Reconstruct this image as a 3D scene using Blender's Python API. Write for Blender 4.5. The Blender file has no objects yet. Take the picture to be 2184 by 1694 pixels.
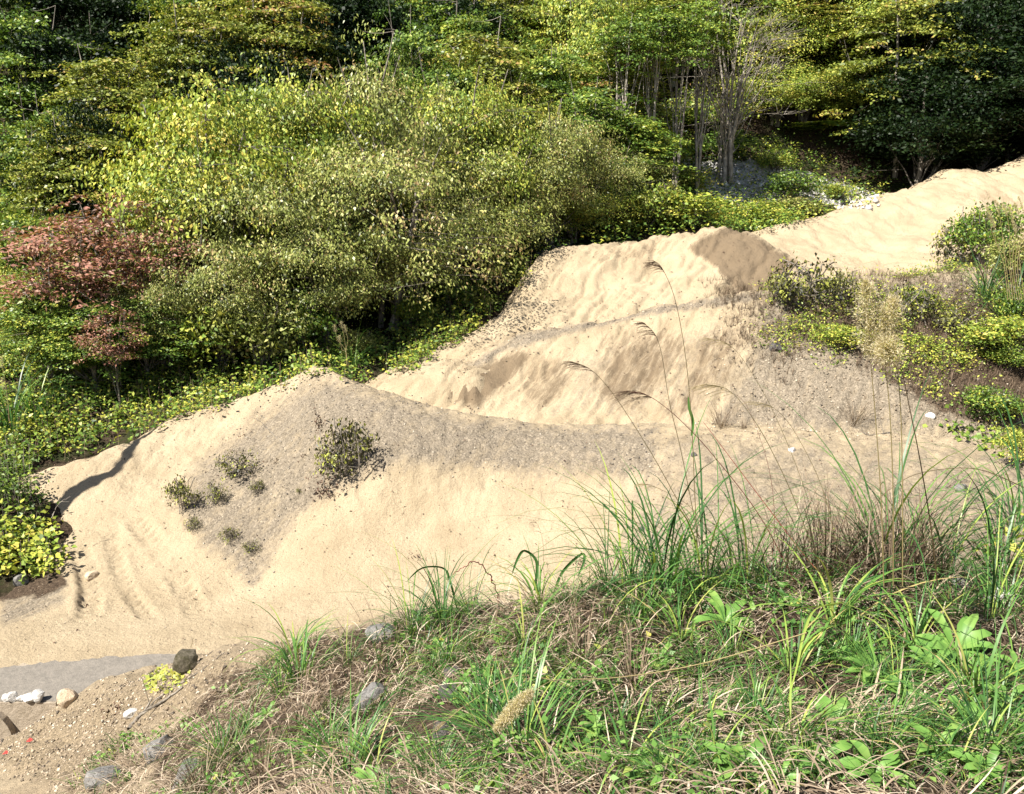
import bpy, math, random
import numpy as np

random.seed(11)
RNG = np.random.default_rng(11)
scene = bpy.context.scene
COL = scene.collection

# ------------------------------------------------------------------ camera
FPX, CX, CY = 1891.0, 1092.0, 847.0      # focal length and centre on a 2184 x 1694 frame
PITCH = math.radians(12.0)
CAMZ = 8.0
cam_data = bpy.data.cameras.new('camera')
cam_data.sensor_width = 36.0
cam_data.lens = 36.0 * FPX / 2184.0
cam_data.clip_start = 0.05
cam_data.clip_end = 1000.0
camera = bpy.data.objects.new('camera', cam_data)
COL.objects.link(camera)
camera.location = (0, 0, CAMZ)
camera.rotation_euler = (math.radians(90) - PITCH, 0, 0)
scene.camera = camera

# ------------------------------------------------------------------ light
SUN_EL = math.radians(50.0)
SUN_AZ_DIR = np.array([-0.76, -0.65])          # horizontal direction towards the sun
SUN_AZ_DIR = SUN_AZ_DIR / np.linalg.norm(SUN_AZ_DIR)
sun_data = bpy.data.lights.new('sun', 'SUN')
sun_data.energy = 5.0
sun_data.angle = math.radians(0.5)
sun_data.color = (1.0, 0.955, 0.87)
sun = bpy.data.objects.new('sun', sun_data)
COL.objects.link(sun)
from mathutils import Vector
tow = Vector((SUN_AZ_DIR[0]*math.cos(SUN_EL), SUN_AZ_DIR[1]*math.cos(SUN_EL), math.sin(SUN_EL)))
sun.rotation_euler = (-tow).to_track_quat('-Z', 'Y').to_euler()
sun.location = tow * 60

world = bpy.data.worlds.new('World')
scene.world = world
world.use_nodes = True
wn = world.node_tree
wn.nodes.clear()
sky = wn.nodes.new('ShaderNodeTexSky')
sky.sky_type = 'NISHITA'
sky.sun_disc = False
sky.sun_elevation = SUN_EL
sky.sun_rotation = math.atan2(SUN_AZ_DIR[0], SUN_AZ_DIR[1])
bg = wn.nodes.new('ShaderNodeBackground')
bg.inputs['Strength'].default_value = 0.05
wo = wn.nodes.new('ShaderNodeOutputWorld')
wn.links.new(sky.outputs[0], bg.inputs[0])
wn.links.new(bg.outputs[0], wo.inputs[0])

scene.view_settings.view_transform = 'Standard'
scene.view_settings.look = 'None'
scene.view_settings.exposure = 1.25
scene.view_settings.gamma = 1.0
scene.view_settings.use_curve_mapping = False
scene.cycles.max_bounces = 6
scene.cycles.transparent_max_bounces = 4
scene.cycles.diffuse_bounces = 1
scene.cycles.transmission_bounces = 3

# ------------------------------------------------------------------ pixel <-> place helpers
def ray(px, py):
    u = (px - CX) / FPX; v = (CY - py) / FPX
    return np.array([u, math.cos(PITCH) + v*math.sin(PITCH), -math.sin(PITCH) + v*math.cos(PITCH)])
def P(px, py, Y):
    d = ray(px, py); t = Y / d[1]
    return (d[0]*t, Y, CAMZ + d[2]*t)
def Q(px, py, z):
    d = ray(px, py); t = (z - CAMZ) / d[2]
    return (d[0]*t, d[1]*t, z)
def project(x, y, z):
    dz = z - CAMZ
    fw = y*math.cos(PITCH) - dz*math.sin(PITCH)
    up = y*math.sin(PITCH) + dz*math.cos(PITCH)
    fw = np.maximum(fw, 0.05)
    return CX + FPX*x/fw, CY - FPX*up/fw

# ------------------------------------------------------------------ numpy noise
_perm = np.random.default_rng(5).random((256, 256))
def vnoise(x, y):
    xi = np.floor(x).astype(int); yi = np.floor(y).astype(int)
    fx = x - xi; fy = y - yi
    fx = fx*fx*fx*(fx*(fx*6-15)+10); fy = fy*fy*fy*(fy*(fy*6-15)+10)
    a = _perm[xi & 255, yi & 255]; b = _perm[(xi+1) & 255, yi & 255]
    c = _perm[xi & 255, (yi+1) & 255]; d = _perm[(xi+1) & 255, (yi+1) & 255]
    return (a*(1-fx)+b*fx)*(1-fy) + (c*(1-fx)+d*fx)*fy - 0.5
def fbm(x, y, oct=4, lac=2.07, gain=0.5):
    s = 0; a = 1.0
    for i in range(oct):
        s = s + a*vnoise(x + 17.3*i, y - 9.1*i); x = x*lac; y = y*lac; a *= gain
    return s
def sstep(a, b, x):
    t = np.clip((x-a)/(b-a), 0, 1); return t*t*(3-2*t)

# ------------------------------------------------------------------ thin plate surfaces
class TPS:
    def __init__(self, pts, lam=0.02):
        p = np.array(pts, float); n = len(p)
        d = np.hypot(p[:, None, 0]-p[None, :, 0], p[:, None, 1]-p[None, :, 1])
        K = np.where(d > 0, d*d*np.log(d + 1e-9), 0) + lam*np.eye(n)
        Pm = np.c_[np.ones(n), p[:, :2]]
        A = np.zeros((n+3, n+3)); A[:n, :n] = K; A[:n, n:] = Pm; A[n:, :n] = Pm.T
        w = np.linalg.solve(A, np.r_[p[:, 2], 0, 0, 0])
        self.p = p; self.w = w
    def __call__(self, x, y):
        x = np.asarray(x, float); y = np.asarray(y, float)
        s = self.w[-3] + self.w[-2]*x + self.w[-1]*y
        for (a, b, _), w in zip(self.p, self.w):
            r2 = (x-a)**2 + (y-b)**2
            s = s + w*0.5*r2*np.log(r2 + 1e-12)
        return s

def behind(pts, steps):
    """points behind a crest, straight back from the camera and lower"""
    out = []
    for (x, y, z) in pts:
        n = math.hypot(x, y)
        for d, dz in steps:
            out.append((x + x/n*d, y + y/n*d, z - dz))
    return out

def polydist(x, y, pl):
    """signed distance to a polyline (positive on its left), and how far along it"""
    best = np.full(x.shape, 1e9); sg = np.zeros(x.shape); al = np.zeros(x.shape); tot = 0.0
    L = sum(math.dist(pl[i], pl[i+1]) for i in range(len(pl)-1))
    for i in range(len(pl)-1):
        ax, ay = pl[i]; bx, by = pl[i+1]; dx, dy = bx-ax, by-ay; l2 = dx*dx+dy*dy; l = math.sqrt(l2)
        t = np.clip(((x-ax)*dx + (y-ay)*dy)/l2, 0, 1)
        d = np.hypot(x-ax-t*dx, y-ay-t*dy)
        s = np.sign(dx*(y-ay) - dy*(x-ax))
        m = d < best
        best = np.where(m, d, best); sg = np.where(m, s, sg); al = np.where(m, (tot + t*l)/L, al)
        tot += l
    return best*sg, al

# foreground bank
b_crest = [P(-500,1600,13.6), P(-250,1620,12.6), P(0,1592,11.9), P(60,1562,12.1), P(128,1512,12.6), P(180,1478,12.8), P(300,1430,12.4), P(420,1402,11.5), P(560,1372,10.5), P(700,1360,9.6),
           P(800,1338,8.8), P(1000,1305,8.0), P(1200,1275,7.6), P(1350,1245,7.5), P(1500,1228,7.6), P(1700,1228,7.6),
           P(1900,1228,7.4), P(2184,1240,7.0), P(2600,1240,6.8)]
b_pts = list(b_crest)
b_pts += [P(0,1694,9.6), P(300,1694,7.6), P(600,1694,5.6), P(850,1694,4.3), P(1092,1694,3.6), P(1600,1694,3.3), P(2184,1694,3.1), P(2700,1694,3.1)]
b_pts += [P(0,1625,11.0), P(200,1570,10.6), P(400,1550,8.9), P(700,1540,6.5), P(1092,1500,5.1), P(1600,1450,5.1), P(2184,1450,4.6), P(2700,1450,4.6), P(-300,1694,10.3)]
b_pts += [(0,0,6.35), (4,0,6.4), (-4,0,6.0), (-6,3,4.4), (-9,5,3.0), (0,-4,6.5), (8,-4,6.6), (-12,4,2.4), (10,2,6.3)]
b_pts += behind(b_crest, [(0.8,0.75),(2.2,2.4),(4.0,4.2)])
tps_bank = TPS(b_pts, 0.005)

# middle mound and road
m1_crest = [Q(690,782,3.6), Q(760,812,3.35), Q(830,838,3.1), Q(900,860,2.95), Q(1000,885,2.75), Q(1100,898,2.65), Q(1300,912,2.6), Q(1500,908,2.7), Q(1700,918,2.7), Q(1900,930,2.7), Q(2184,950,2.8), Q(2500,950,2.8)]
STEPH = 0.0
m1_berm = [Q(20,1030,1.05), Q(90,1010,1.4), Q(160,992,1.6), Q(250,960,1.9), Q(330,915,2.15), Q(400,884,2.4)]
m1_ridge2 = [Q(450,868,2.6), Q(500,853,2.75), Q(570,828,3.05), Q(630,800,3.35)]
m1_pts = list(m1_crest) + m1_ridge2 + [(x, y, z - STEPH*k) for (x, y, z), k in zip(m1_berm, (1,1,1,.85,.6,.25))]
m1_pts += [Q(60,1375,.12), Q(150,1365,.10), Q(-100,1380,.15), Q(300,1355,.08), Q(50,1420,0), Q(300,1395,0), Q(0,1300,.1), Q(250,1300,.05), Q(450,1290,.05), Q(700,1330,0), Q(1000,1290,.1), Q(500,1230,.25), Q(-300,1450,0), Q(-300,1300,.1), Q(0,1500,0), Q(400,1450,0), Q(1000,1450,0),
           Q(170,1200,.45), Q(-200,1150,.8), Q(300,1150,.65), Q(250,1060,1.15), Q(330,1010,1.45), Q(420,940,2.0), Q(120,1120,.75),
           Q(450,1060,1.3), Q(500,1150,.75), Q(600,1050,1.5), Q(700,960,2.35), Q(560,950,2.1), Q(690,860,3.05), Q(600,870,2.75),
           Q(700,1200,.55), Q(900,1200,.55), Q(1100,1200,.65), Q(900,1100,1.2), Q(1100,1100,1.25), Q(900,1000,2.05), Q(1100,1010,1.9),
           Q(900,930,2.6), Q(1100,950,2.35), Q(1300,1010,2.05), Q(1300,1100,1.4), Q(1300,1200,.8), Q(1500,1050,2.1), Q(1500,1150,1.6), Q(1800,1050,2.3), Q(1800,1180,2.1),
           Q(2184,1100,2.6), Q(2184,1200,2.6), Q(1300,960,2.4), Q(1700,970,2.55)]
m1_pts += behind(m1_crest[:6] + m1_ridge2, [(0.5,0.18),(1.5,0.8),(3.0,1.8),(5.5,3.6)]) + behind(m1_crest[6:], [(0.8,0.15),(3.0,1.6)])
m1_pts += behind([(x, y, z-STEPH*.6) for x, y, z in m1_berm], [(1.2,0.3),(3.5,1.8)])
tps_m1 = TPS(m1_pts, 0.004)
shadow_line = [Q(60,1145,.7)[:2], Q(105,1108,.85)[:2], Q(150,1070,1.0)[:2], Q(200,1045,1.15)[:2], Q(245,1027,1.3)[:2], Q(290,985,1.5)[:2], Q(335,940,1.8)[:2], Q(365,915,2.0)[:2], Q(400,890,2.3)[:2]]

m2_crest = [P(940,805,26.0), P(1000,765,27.0), P(1100,717,28), P(1250,690,28), P(1400,657,28), P(1540,628,28), P(1650,618,28), P(1800,597,29), P(2000,578,30), P(2184,572,30), P(2500,565,30)]
m2_pts = m2_crest + [P(930,842,25.2), P(1000,878,24.4), P(1200,905,23.5), P(1400,912,23), P(1700,920,22.5), P(1900,928,22), P(2184,945,21.5), P(2500,950,21.5),
                     P(1060,800,26.0), P(1200,800,25.7), P(1500,770,25.2), P(1800,750,24.8), P(2100,750,24.3), P(1300,860,24.2), P(1600,860,23.6), P(1400,715,26.8), P(1700,680,26.8), P(2000,660,27)]
m2_pts += behind(m2_crest, [(0.6,0.12),(2.0,1.3),(4.0,3.2),(8,7)]) + [(-5,24,0.0), (-4.5,27,0.4), (-3.5,22,-1), (0,19.5,0.0), (8,18,0), (14,17,0)]
tps_m2 = TPS(m2_pts, 0.004)

m3_crest = [P(1030,695,31.5), P(1075,650,33), P(1108,600,34.3), P(1135,562,35), P(1200,531,36), P(1300,515,36), P(1400,505,36), P(1480,495,36), P(1560,484,36), P(1600,500,35.5), P(1690,550,34), P(1750,585,33), P(1850,640,31.5)]
m3_pts = m3_crest + [P(870,800,27.0), P(800,830,26.5), P(950,760,28.2), P(940,735,29.3), P(860,778,28), P(1000,840,25), P(900,850,25), P(1100,712,29.8), P(1250,685,30.3), P(1400,652,30.8), P(1540,625,31.3), P(1060,760,28),
                     P(1200,620,32.6), P(1400,595,33), P(1560,565,33), P(1650,590,32.6), P(1300,640,31.6)]
m3_pts += behind(m3_crest, [(0.5,0.1),(2.0,1.4),(4.5,3.8)]) + [(-6.5,27.5,1.6), (-8,25,1.0), (9,29,1.5), (12,27,0.5), (3,27,1.5), (-2,24,0.7)]
tps_m3 = TPS(m3_pts, 0.004)

m4_crest = [P(1560,520,43), P(1610,497,44), P(1700,475,45), P(1800,443,47), P(1870,430,48), P(1930,411,49), P(1980,383,50), P(2030,370,50), P(2085,372,50), P(2130,366,51), P(2184,345,52), P(2400,280,54)]
m4_pts = m4_crest + [P(1600,560,38), P(1700,560,37.5), P(1850,560,38), P(2000,560,37), P(2184,520,37), P(1900,490,42), P(2050,460,42), P(2100,430,44), P(1750,520,41), P(2400,500,37), P(2184,640,32), P(1800,640,33), P(2400,640,31), P(2184,430,45), P(2400,400,45)]
m4_pts += behind(m4_crest, [(0.5,0.1),(2.0,1.2),(5,3.5)])
tps_m4 = TPS(m4_pts, 0.004)

h_pts = [P(-400,1030,20.5), P(0,1000,21.8), P(200,962,23.2), P(400,888,25.2), P(550,845,26.6), P(700,800,28.2), P(870,785,29.2), P(960,735,30.6), P(1030,688,32.5), P(1110,600,36), P(1200,535,38.5), P(1500,490,42), P(1650,490,47), P(1800,445,50), P(2100,378,54), P(2500,300,56)]
h_pts += [P(0,850,26), P(300,790,28.5), P(600,730,31), P(890,655,34.3), P(960,612,36), P(1150,500,42), P(1400,420,48), P(1600,380,52), P(1800,385,55), P(-400,850,26)]
for x in (-60, -40, -20, 0, 20, 40, 60):
    h_pts += [(x, 62, 17.5 + abs(x)*0.04), (x, 75, 27), (x, 95, 40), (x, 130, 58)]
h_pts += [(-45,30,9),(-28,21,1.5),(-45,12,6),(-20,12,-1),(-20,2,-1),(0,12,-2.5),(0,20,-1.8),(8,30,1),(20,25,0),(20,10,-1),(40,40,9),(60,45,20),(60,20,12),(-60,50,22),(0,-20,-1),(-40,-20,3),(40,-20,3),(40,0,2),(-12,24,1.6),(4,5,-3),(4,-10,-2)]
tps_h = TPS(h_pts, 0.05)

def z_bank(x, y):
    z = tps_bank(x, y)
    return z + 0.16*fbm(x*1.1, y*1.1, 4) + 0.05*fbm(x*5, y*5, 3)
def z_m1(x, y):
    z = tps_m1(x, y)
    hill = sstep(0.3, 1.6, z)
    z = z + hill*(0.10*fbm(x*0.8, y*0.8, 4) + 0.065*fbm(x*3.5, y*3.5, 4) ) + sstep(0.9, 1.8, z)*gully(x, y, -0.1, 3.0, 0.05) + 0.02*fbm(x*4, y*4, 4)
    # ragged crest line
    # wheel tracks running down the ramp
    for pl, wdt in TRACKS:
        d, al = polydist(x, y, pl)
        m = np.exp(-(d/(wdt*0.5))**4)*sstep(0.0, 0.25, al)*(1-sstep(0.85, 1.0, al))*np.clip(0.75+1.3*fbm(x*1.6, y*1.6, 2), 0.1, 1)
        s = al*TRACKLEN[id(pl)]
        lug = np.clip(1.6*np.sin(2*math.pi*(s/0.24 + np.abs(d)*2.0)), -1, 1)
        z = z - m*(0.06 - 0.035*lug)
        z = z + 0.03*np.exp(-((np.abs(d)-wdt*0.62)/0.07)**2)*sstep(0.0, 0.25, al)*(1-sstep(0.8, 1.0, al))*np.clip(0.6+1.3*fbm(x*1.6, y*1.6, 2), 0.1, 1)
    # the pit in front of the culvert head wall
    z = np.where((x < PIT[0]) & (y < PIT[1] + 0.2), np.minimum(z, -1.5), z)
    # eroded ledge beside the left track
    d, al = polydist(x, y, LEDGE)
    z = z + 0.10*sstep(-0.02, 0.10, d + 0.06*fbm(x*5, y*5, 3))*(1-sstep(0.2, 1.3, d))*sstep(0.0, 0.2, al)*(1-sstep(0.85, 1.0, al))
    return z
TRACKS = [([Q(268,1045,1.25)[:2], Q(300,1110,.95)[:2], Q(345,1170,.6)[:2], Q(385,1230,.3)[:2], Q(415,1290,.08)[:2], Q(430,1330,.02)[:2]], 0.46),
          ([Q(165,1135,.75)[:2], Q(180,1200,.45)[:2], Q(196,1260,.2)[:2], Q(190,1310,.08)[:2], Q(160,1345,.03)[:2]], 0.42),
          ([Q(232,1075,1.1)[:2], Q(240,1150,.75)[:2], Q(262,1230,.35)[:2], Q(300,1290,.1)[:2], Q(330,1330,.05)[:2]], 0.34)]
PIT = (Q(122,1500,0)[0], Q(60,1503,0)[1])
TRACKLEN = {id(t[0]): sum(math.dist(t[0][i], t[0][i+1]) for i in range(len(t[0])-1)) for t in TRACKS}
LEDGE = [Q(158,1310,.1)[:2], Q(176,1275,.2)[:2], Q(172,1230,.35)[:2], Q(160,1190,.5)[:2]]

def gully(x, y, ang, freq, amp):
    """erosion furrows running down a slope: long across one direction, narrow across the other"""
    c, s = math.cos(ang), math.sin(ang)
    a = x*c + y*s; b = -x*s + y*c
    a = a + 0.35*fbm(x*0.9, y*0.9, 3)
    n = 1 - np.abs(2*fbm(a*freq, b*freq*0.16, 3))
    return -amp*np.clip(n-0.45, 0, 1)**2*2
def z_m2(x, y):
    z = tps_m2(x, y)
    return z + 0.10*fbm(x*0.9, y*0.9, 4) + gully(x, y, -0.6, 2.0, 0.24) + gully(x+7, y, -0.35, 4.5, 0.07) + 0.06*fbm(x*4, y*4, 4)
def z_m3(x, y):
    z = tps_m3(x, y)
    return z + 0.16*fbm(x*0.8, y*0.8, 4) + gully(x, y, -0.6, 1.5, 0.32) + gully(x, y, -0.4, 4.0, 0.09) + 0.07*fbm(x*4, y*4, 4)
def z_m4(x, y):
    z = tps_m4(x, y)
    return z + 0.25*fbm(x*0.5+4, y*0.5, 4) + gully(x, y, 0.3, 0.9, 0.30) + gully(x, y, 0.1, 2.5, 0.10) + 0.09*fbm(x*3, y*3, 4)
def z_hill(x, y):
    z = tps_h(x, y)
    return z + 0.35*fbm(x*0.35, y*0.35, 4)

LAYERS = {  # name: (function, x0, x1, y0, y1, step)
    'bank': (z_bank, -11.5, 9.0, -1.0, 15.6, 0.05),
    'm1': (z_m1, -14.5, 15.5, 11.5, 29.0, 0.054),
    'm2': (z_m2, -6.0, 20.0, 20.0, 36.0, 0.075),
    'm3': (z_m3, -8.5, 16.0, 24.0, 42.0, 0.085),
    'm4': (z_m4, 6.0, 36.0, 31.0, 62.0, 0.14),
    'hill': (z_hill, -62.0, 64.0, -20.0, 130.0, 0.5),
}
CG = 0.12
gx = np.arange(-42, 46, CG); gy = np.arange(-2, 72, CG)
GX, GY = np.meshgrid(gx, gy, indexing='ij')
LZ = {}
for nm, (fn, x0, x1, y0, y1, st) in LAYERS.items():
    z = np.full(GX.shape, -99.0)
    ix = (gx >= x0) & (gx <= x1); iy = (gy >= y0) & (gy <= y1)
    sub = np.ix_(ix, iy)
    z[sub] = fn(GX[sub], GY[sub])
    LZ[nm] = z
ZTOP = np.max(np.stack([LZ[k] for k in LAYERS]), axis=0)

def samp(grid, x, y):
    x = np.asarray(x, float); y = np.asarray(y, float)
    fx = np.clip((x-gx[0])/CG, 0, len(gx)-1.001); fy = np.clip((y-gy[0])/CG, 0, len(gy)-1.001)
    i = fx.astype(int); j = fy.astype(int); a = fx-i; b = fy-j
    return (grid[i, j]*(1-a)+grid[i+1, j]*a)*(1-b) + (grid[i, j+1]*(1-a)+grid[i+1, j+1]*a)*b
def ground(x, y):
    return samp(ZTOP, x, y)
def G(px, py):
    """the place on the ground seen at a pixel"""
    d = ray(px, py); t = np.arange(3.0, 72, 0.02)
    x, y, z = d[0]*t, d[1]*t, CAMZ + d[2]*t
    hit = np.nonzero(ground(x, y) > z)[0]
    k = hit[0] if len(hit) else -1
    return (float(x[k]), float(y[k]), float(ground(x[k], y[k])))

# ------------------------------------------------------------------ mesh helpers
def mesh_np(name, verts, faces, attrs=None, smooth=False):
    """faces: (n, k) int array, k constant; attrs: {name: per-face float array}"""
    verts = np.asarray(verts, np.float32).reshape(-1, 3); faces = np.asarray(faces, np.int32)
    me = bpy.data.meshes.new(name)
    n, k = faces.shape
    me.vertices.add(len(verts)); me.vertices.foreach_set('co', verts.ravel())
    me.loops.add(n*k); me.loops.foreach_set('vertex_index', faces.ravel())
    me.polygons.add(n)
    me.polygons.foreach_set('loop_start', np.arange(0, n*k, k, dtype=np.int32))
    me.polygons.foreach_set('loop_total', np.full(n, k, np.int32))
    if smooth:
        me.polygons.foreach_set('use_smooth', np.ones(n, bool))
    for an, av in (attrs or {}).items():
        dom = 'FACE' if len(av) == n else 'POINT'
        a = me.attributes.new(an, 'FLOAT', dom); a.data.foreach_set('value', np.asarray(av, np.float32))
    me.update(calc_edges=True)
    return me
def link(name, me, mat=None, parent=None, **props):
    o = bpy.data.objects.new(name, me); COL.objects.link(o)
    if mat is not None:
        me.materials.clear(); me.materials.append(mat)
    if parent is not None: o.parent = parent
    for k, v in props.items():
        if v is not None: o[k] = v
    return o
def empty(name, loc, **props):
    o = bpy.data.objects.new(name, None); COL.objects.link(o); o.location = loc
    o.empty_display_size = 0.2
    for k, v in props.items():
        if v is not None: o[k] = v
    return o
def dup_tree(root, loc, rz=0.0, scale=1.0, **props):
    r = root.copy(); COL.objects.link(r); r.location = loc; r.rotation_euler = (0, 0, rz)
    r.scale = scale if hasattr(scale, '__len__') else (scale,)*3
    for k in ('label', 'group', 'category'):
        if k in r and k != 'category': del r[k]
    for k, v in props.items():
        if v is not None: r[k] = v
    for ch in root.children:
        c = ch.copy(); COL.objects.link(c); c.parent = r
        for g in ch.children:
            d = g.copy(); COL.objects.link(d); d.parent = c
    return r
def joinv(parts):
    """join lists of (verts, faces, tint) of equal face size"""
    vs, fs, ts, o = [], [], [], 0
    for v, f, t in parts:
        vs.append(v); fs.append(f + o); ts.append(t); o += len(v)
    return np.concatenate(vs), np.concatenate(fs), np.concatenate(ts)

def norm(v):
    return v/np.maximum(np.linalg.norm(v, axis=-1, keepdims=True), 1e-9)
def leaves(c, d, nrm, L, W, tint, fold=0.18):
    """one four-sided folded leaf each: c base point, d direction, nrm upper side, L length, W width"""
    d = norm(d); s = norm(np.cross(d, nrm)); n = np.cross(s, d)
    L = np.asarray(L)[:, None]*np.ones((len(c), 1)); W = np.asarray(W)[:, None]*np.ones((len(c), 1))
    a = c; m = c + d*L*0.45 + n*W*0*fold
    l = c + d*L*0.42 - s*W*0.5 + n*W*fold; r = c + d*L*0.42 + s*W*0.5 + n*W*fold; t = c + d*L - n*L*0.08
    v = np.stack([a, r, t, l], 1).reshape(-1, 3)
    f = np.arange(len(v)).reshape(-1, 4)
    return v, f, tint
def tubes(paths, r0, r1, sides=4):
    """paths (N, K, 3) -> tapering tubes"""
    N, K, _ = paths.shape
    tan = norm(np.gradient(paths, axis=1))
    ref = np.where(np.abs(tan[..., 2:3]) > 0.9, np.array([1.0, 0, 0]), np.array([0, 0, 1.0]))
    s = norm(np.cross(tan, ref)); u = np.cross(s, tan)
    rr = (np.asarray(r0)[:, None]*(1-np.linspace(0, 1, K)) + np.asarray(r1)[:, None]*np.linspace(0, 1, K))[..., None]
    vs = []
    for k in range(sides):
        a = 2*math.pi*k/sides
        vs.append(paths + (s*math.cos(a) + u*math.sin(a))*rr)
    v = np.stack(vs, 2).reshape(-1, 3)        # N, K, sides
    base = np.arange(N)[:, None, None]*K*sides
    i = np.arange(K-1)[None, :, None]; k = np.arange(sides)[None, None, :]
    a = base + i*sides + k; b = base + i*sides + (k+1) % sides
    c = base + (i+1)*sides + (k+1) % sides; d = base + (i+1)*sides + k
    f = np.stack([a, b, c, d], -1).reshape(-1, 4)
    return v, f, np.full(len(f), 0.5)
def blades(base, az, lean, L, W, droop, tint, K=6, twist=0.0, mid=0.35, pw=1.6):
    """curved tapering grass blades. az heading, lean start angle from upright, droop extra bend by the tip (radians)"""
    n = len(base); az = np.asarray(az); h = np.stack([np.cos(az), np.sin(az), np.zeros(n)], 1)
    pts = [np.array(base, float)]; ang0 = np.asarray(lean)*np.ones(n); L = np.asarray(L)*np.ones(n); W = np.asarray(W)*np.ones(n); droop = np.asarray(droop)*np.ones(n)
    dirs = []
    for k in range(K):
        t = (k+0.5)/K; a = ang0 + droop*t**pw
        dd = h*np.sin(a)[:, None] + np.array([0, 0, 1.0])*np.cos(a)[:, None]
        dirs.append(dd); pts.append(pts[-1] + dd*(L/K)[:, None])
    side = np.stack([-np.sin(az+twist), np.cos(az+twist), np.zeros(n)], 1)
    v = []
    for k in range(K+1):
        t = k/K; w = (0.55 + 0.45*min(1, t/mid)) if t < mid else (1-((t-mid)/(1-mid))**1.8)
        w = max(w, 0.03)
        ww = (W*w*0.5)[:, None]
        v += [pts[k] - side*ww, pts[k] + side*ww]
    v = np.stack(v, 1).reshape(-1, 3); S = 2*(K+1)
    b = np.arange(n)[:, None]*S; k = np.arange(K)[None, :]*2
    f = np.stack([b+k, b+k+1, b+k+3, b+k+2], -1).reshape(-1, 4)
    return v, f, np.repeat(np.asarray(tint)*np.ones(n), K)
# ------------------------------------------------------------------ materials
def new_mat(name):
    m = bpy.data.materials.new(name); m.use_nodes = True
    nt = m.node_tree; nt.nodes.clear()
    out = nt.nodes.new('ShaderNodeOutputMaterial')
    return m, nt, out
def N(nt, typ, **kw):
    n = nt.nodes.new(typ)
    for k, v in kw.items():
        if k in n.inputs: n.inputs[k].default_value = v
        else: setattr(n, k, v)
    return n
def ramp(nt, fac, stops, interp='LINEAR'):
    r = nt.nodes.new('ShaderNodeValToRGB'); r.color_ramp.interpolation = interp
    el = r.color_ramp.elements
    while len(el) < len(stops): el.new(0.5)
    for e, (p, c) in zip(el, stops):
        e.position = p; e.color = (*c, 1) if len(c) == 3 else c
    if fac is not None: nt.links.new(fac, r.inputs[0])
    return r.outputs[0]
def mixc(nt, fac, a, b, blend='MIX'):
    m = nt.nodes.new('ShaderNodeMix'); m.data_type = 'RGBA'; m.blend_type = blend
    for s, v in ((0, fac), (6, a), (7, b)):
        if isinstance(v, (int, float)): m.inputs[s].default_value = v
        elif isinstance(v, tuple): m.inputs[s].default_value = (*v, 1)
        else: nt.links.new(v, m.inputs[s])
    return m.outputs[2]
def math_n(nt, op, a, b=None, clamp=False):
    m = nt.nodes.new('ShaderNodeMath'); m.operation = op; m.use_clamp = clamp
    for i, v in enumerate((a, b)):
        if v is None: continue
        if isinstance(v, (int, float)): m.inputs[i].default_value = v
        else: nt.links.new(v, m.inputs[i])
    return m.outputs[0]
def noise(nt, scale, detail=4, rough=0.55, vec=None, dist=0.0):
    n = nt.nodes.new('ShaderNodeTexNoise'); n.inputs['Scale'].default_value = scale
    n.inputs['Detail'].default_value = detail; n.inputs['Roughness'].default_value = rough; n.inputs['Distortion'].default_value = dist
    if vec is not None: nt.links.new(vec, n.inputs['Vector'])
    return n.outputs['Fac']
def coords(nt, scale=(1, 1, 1), rot=(0, 0, 0)):
    g = nt.nodes.new('ShaderNodeNewGeometry'); m = nt.nodes.new('ShaderNodeMapping')
    m.inputs['Scale'].default_value = scale; m.inputs['Rotation'].default_value = rot
    nt.links.new(g.outputs['Position'], m.inputs['Vector']); return m.outputs[0]

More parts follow.
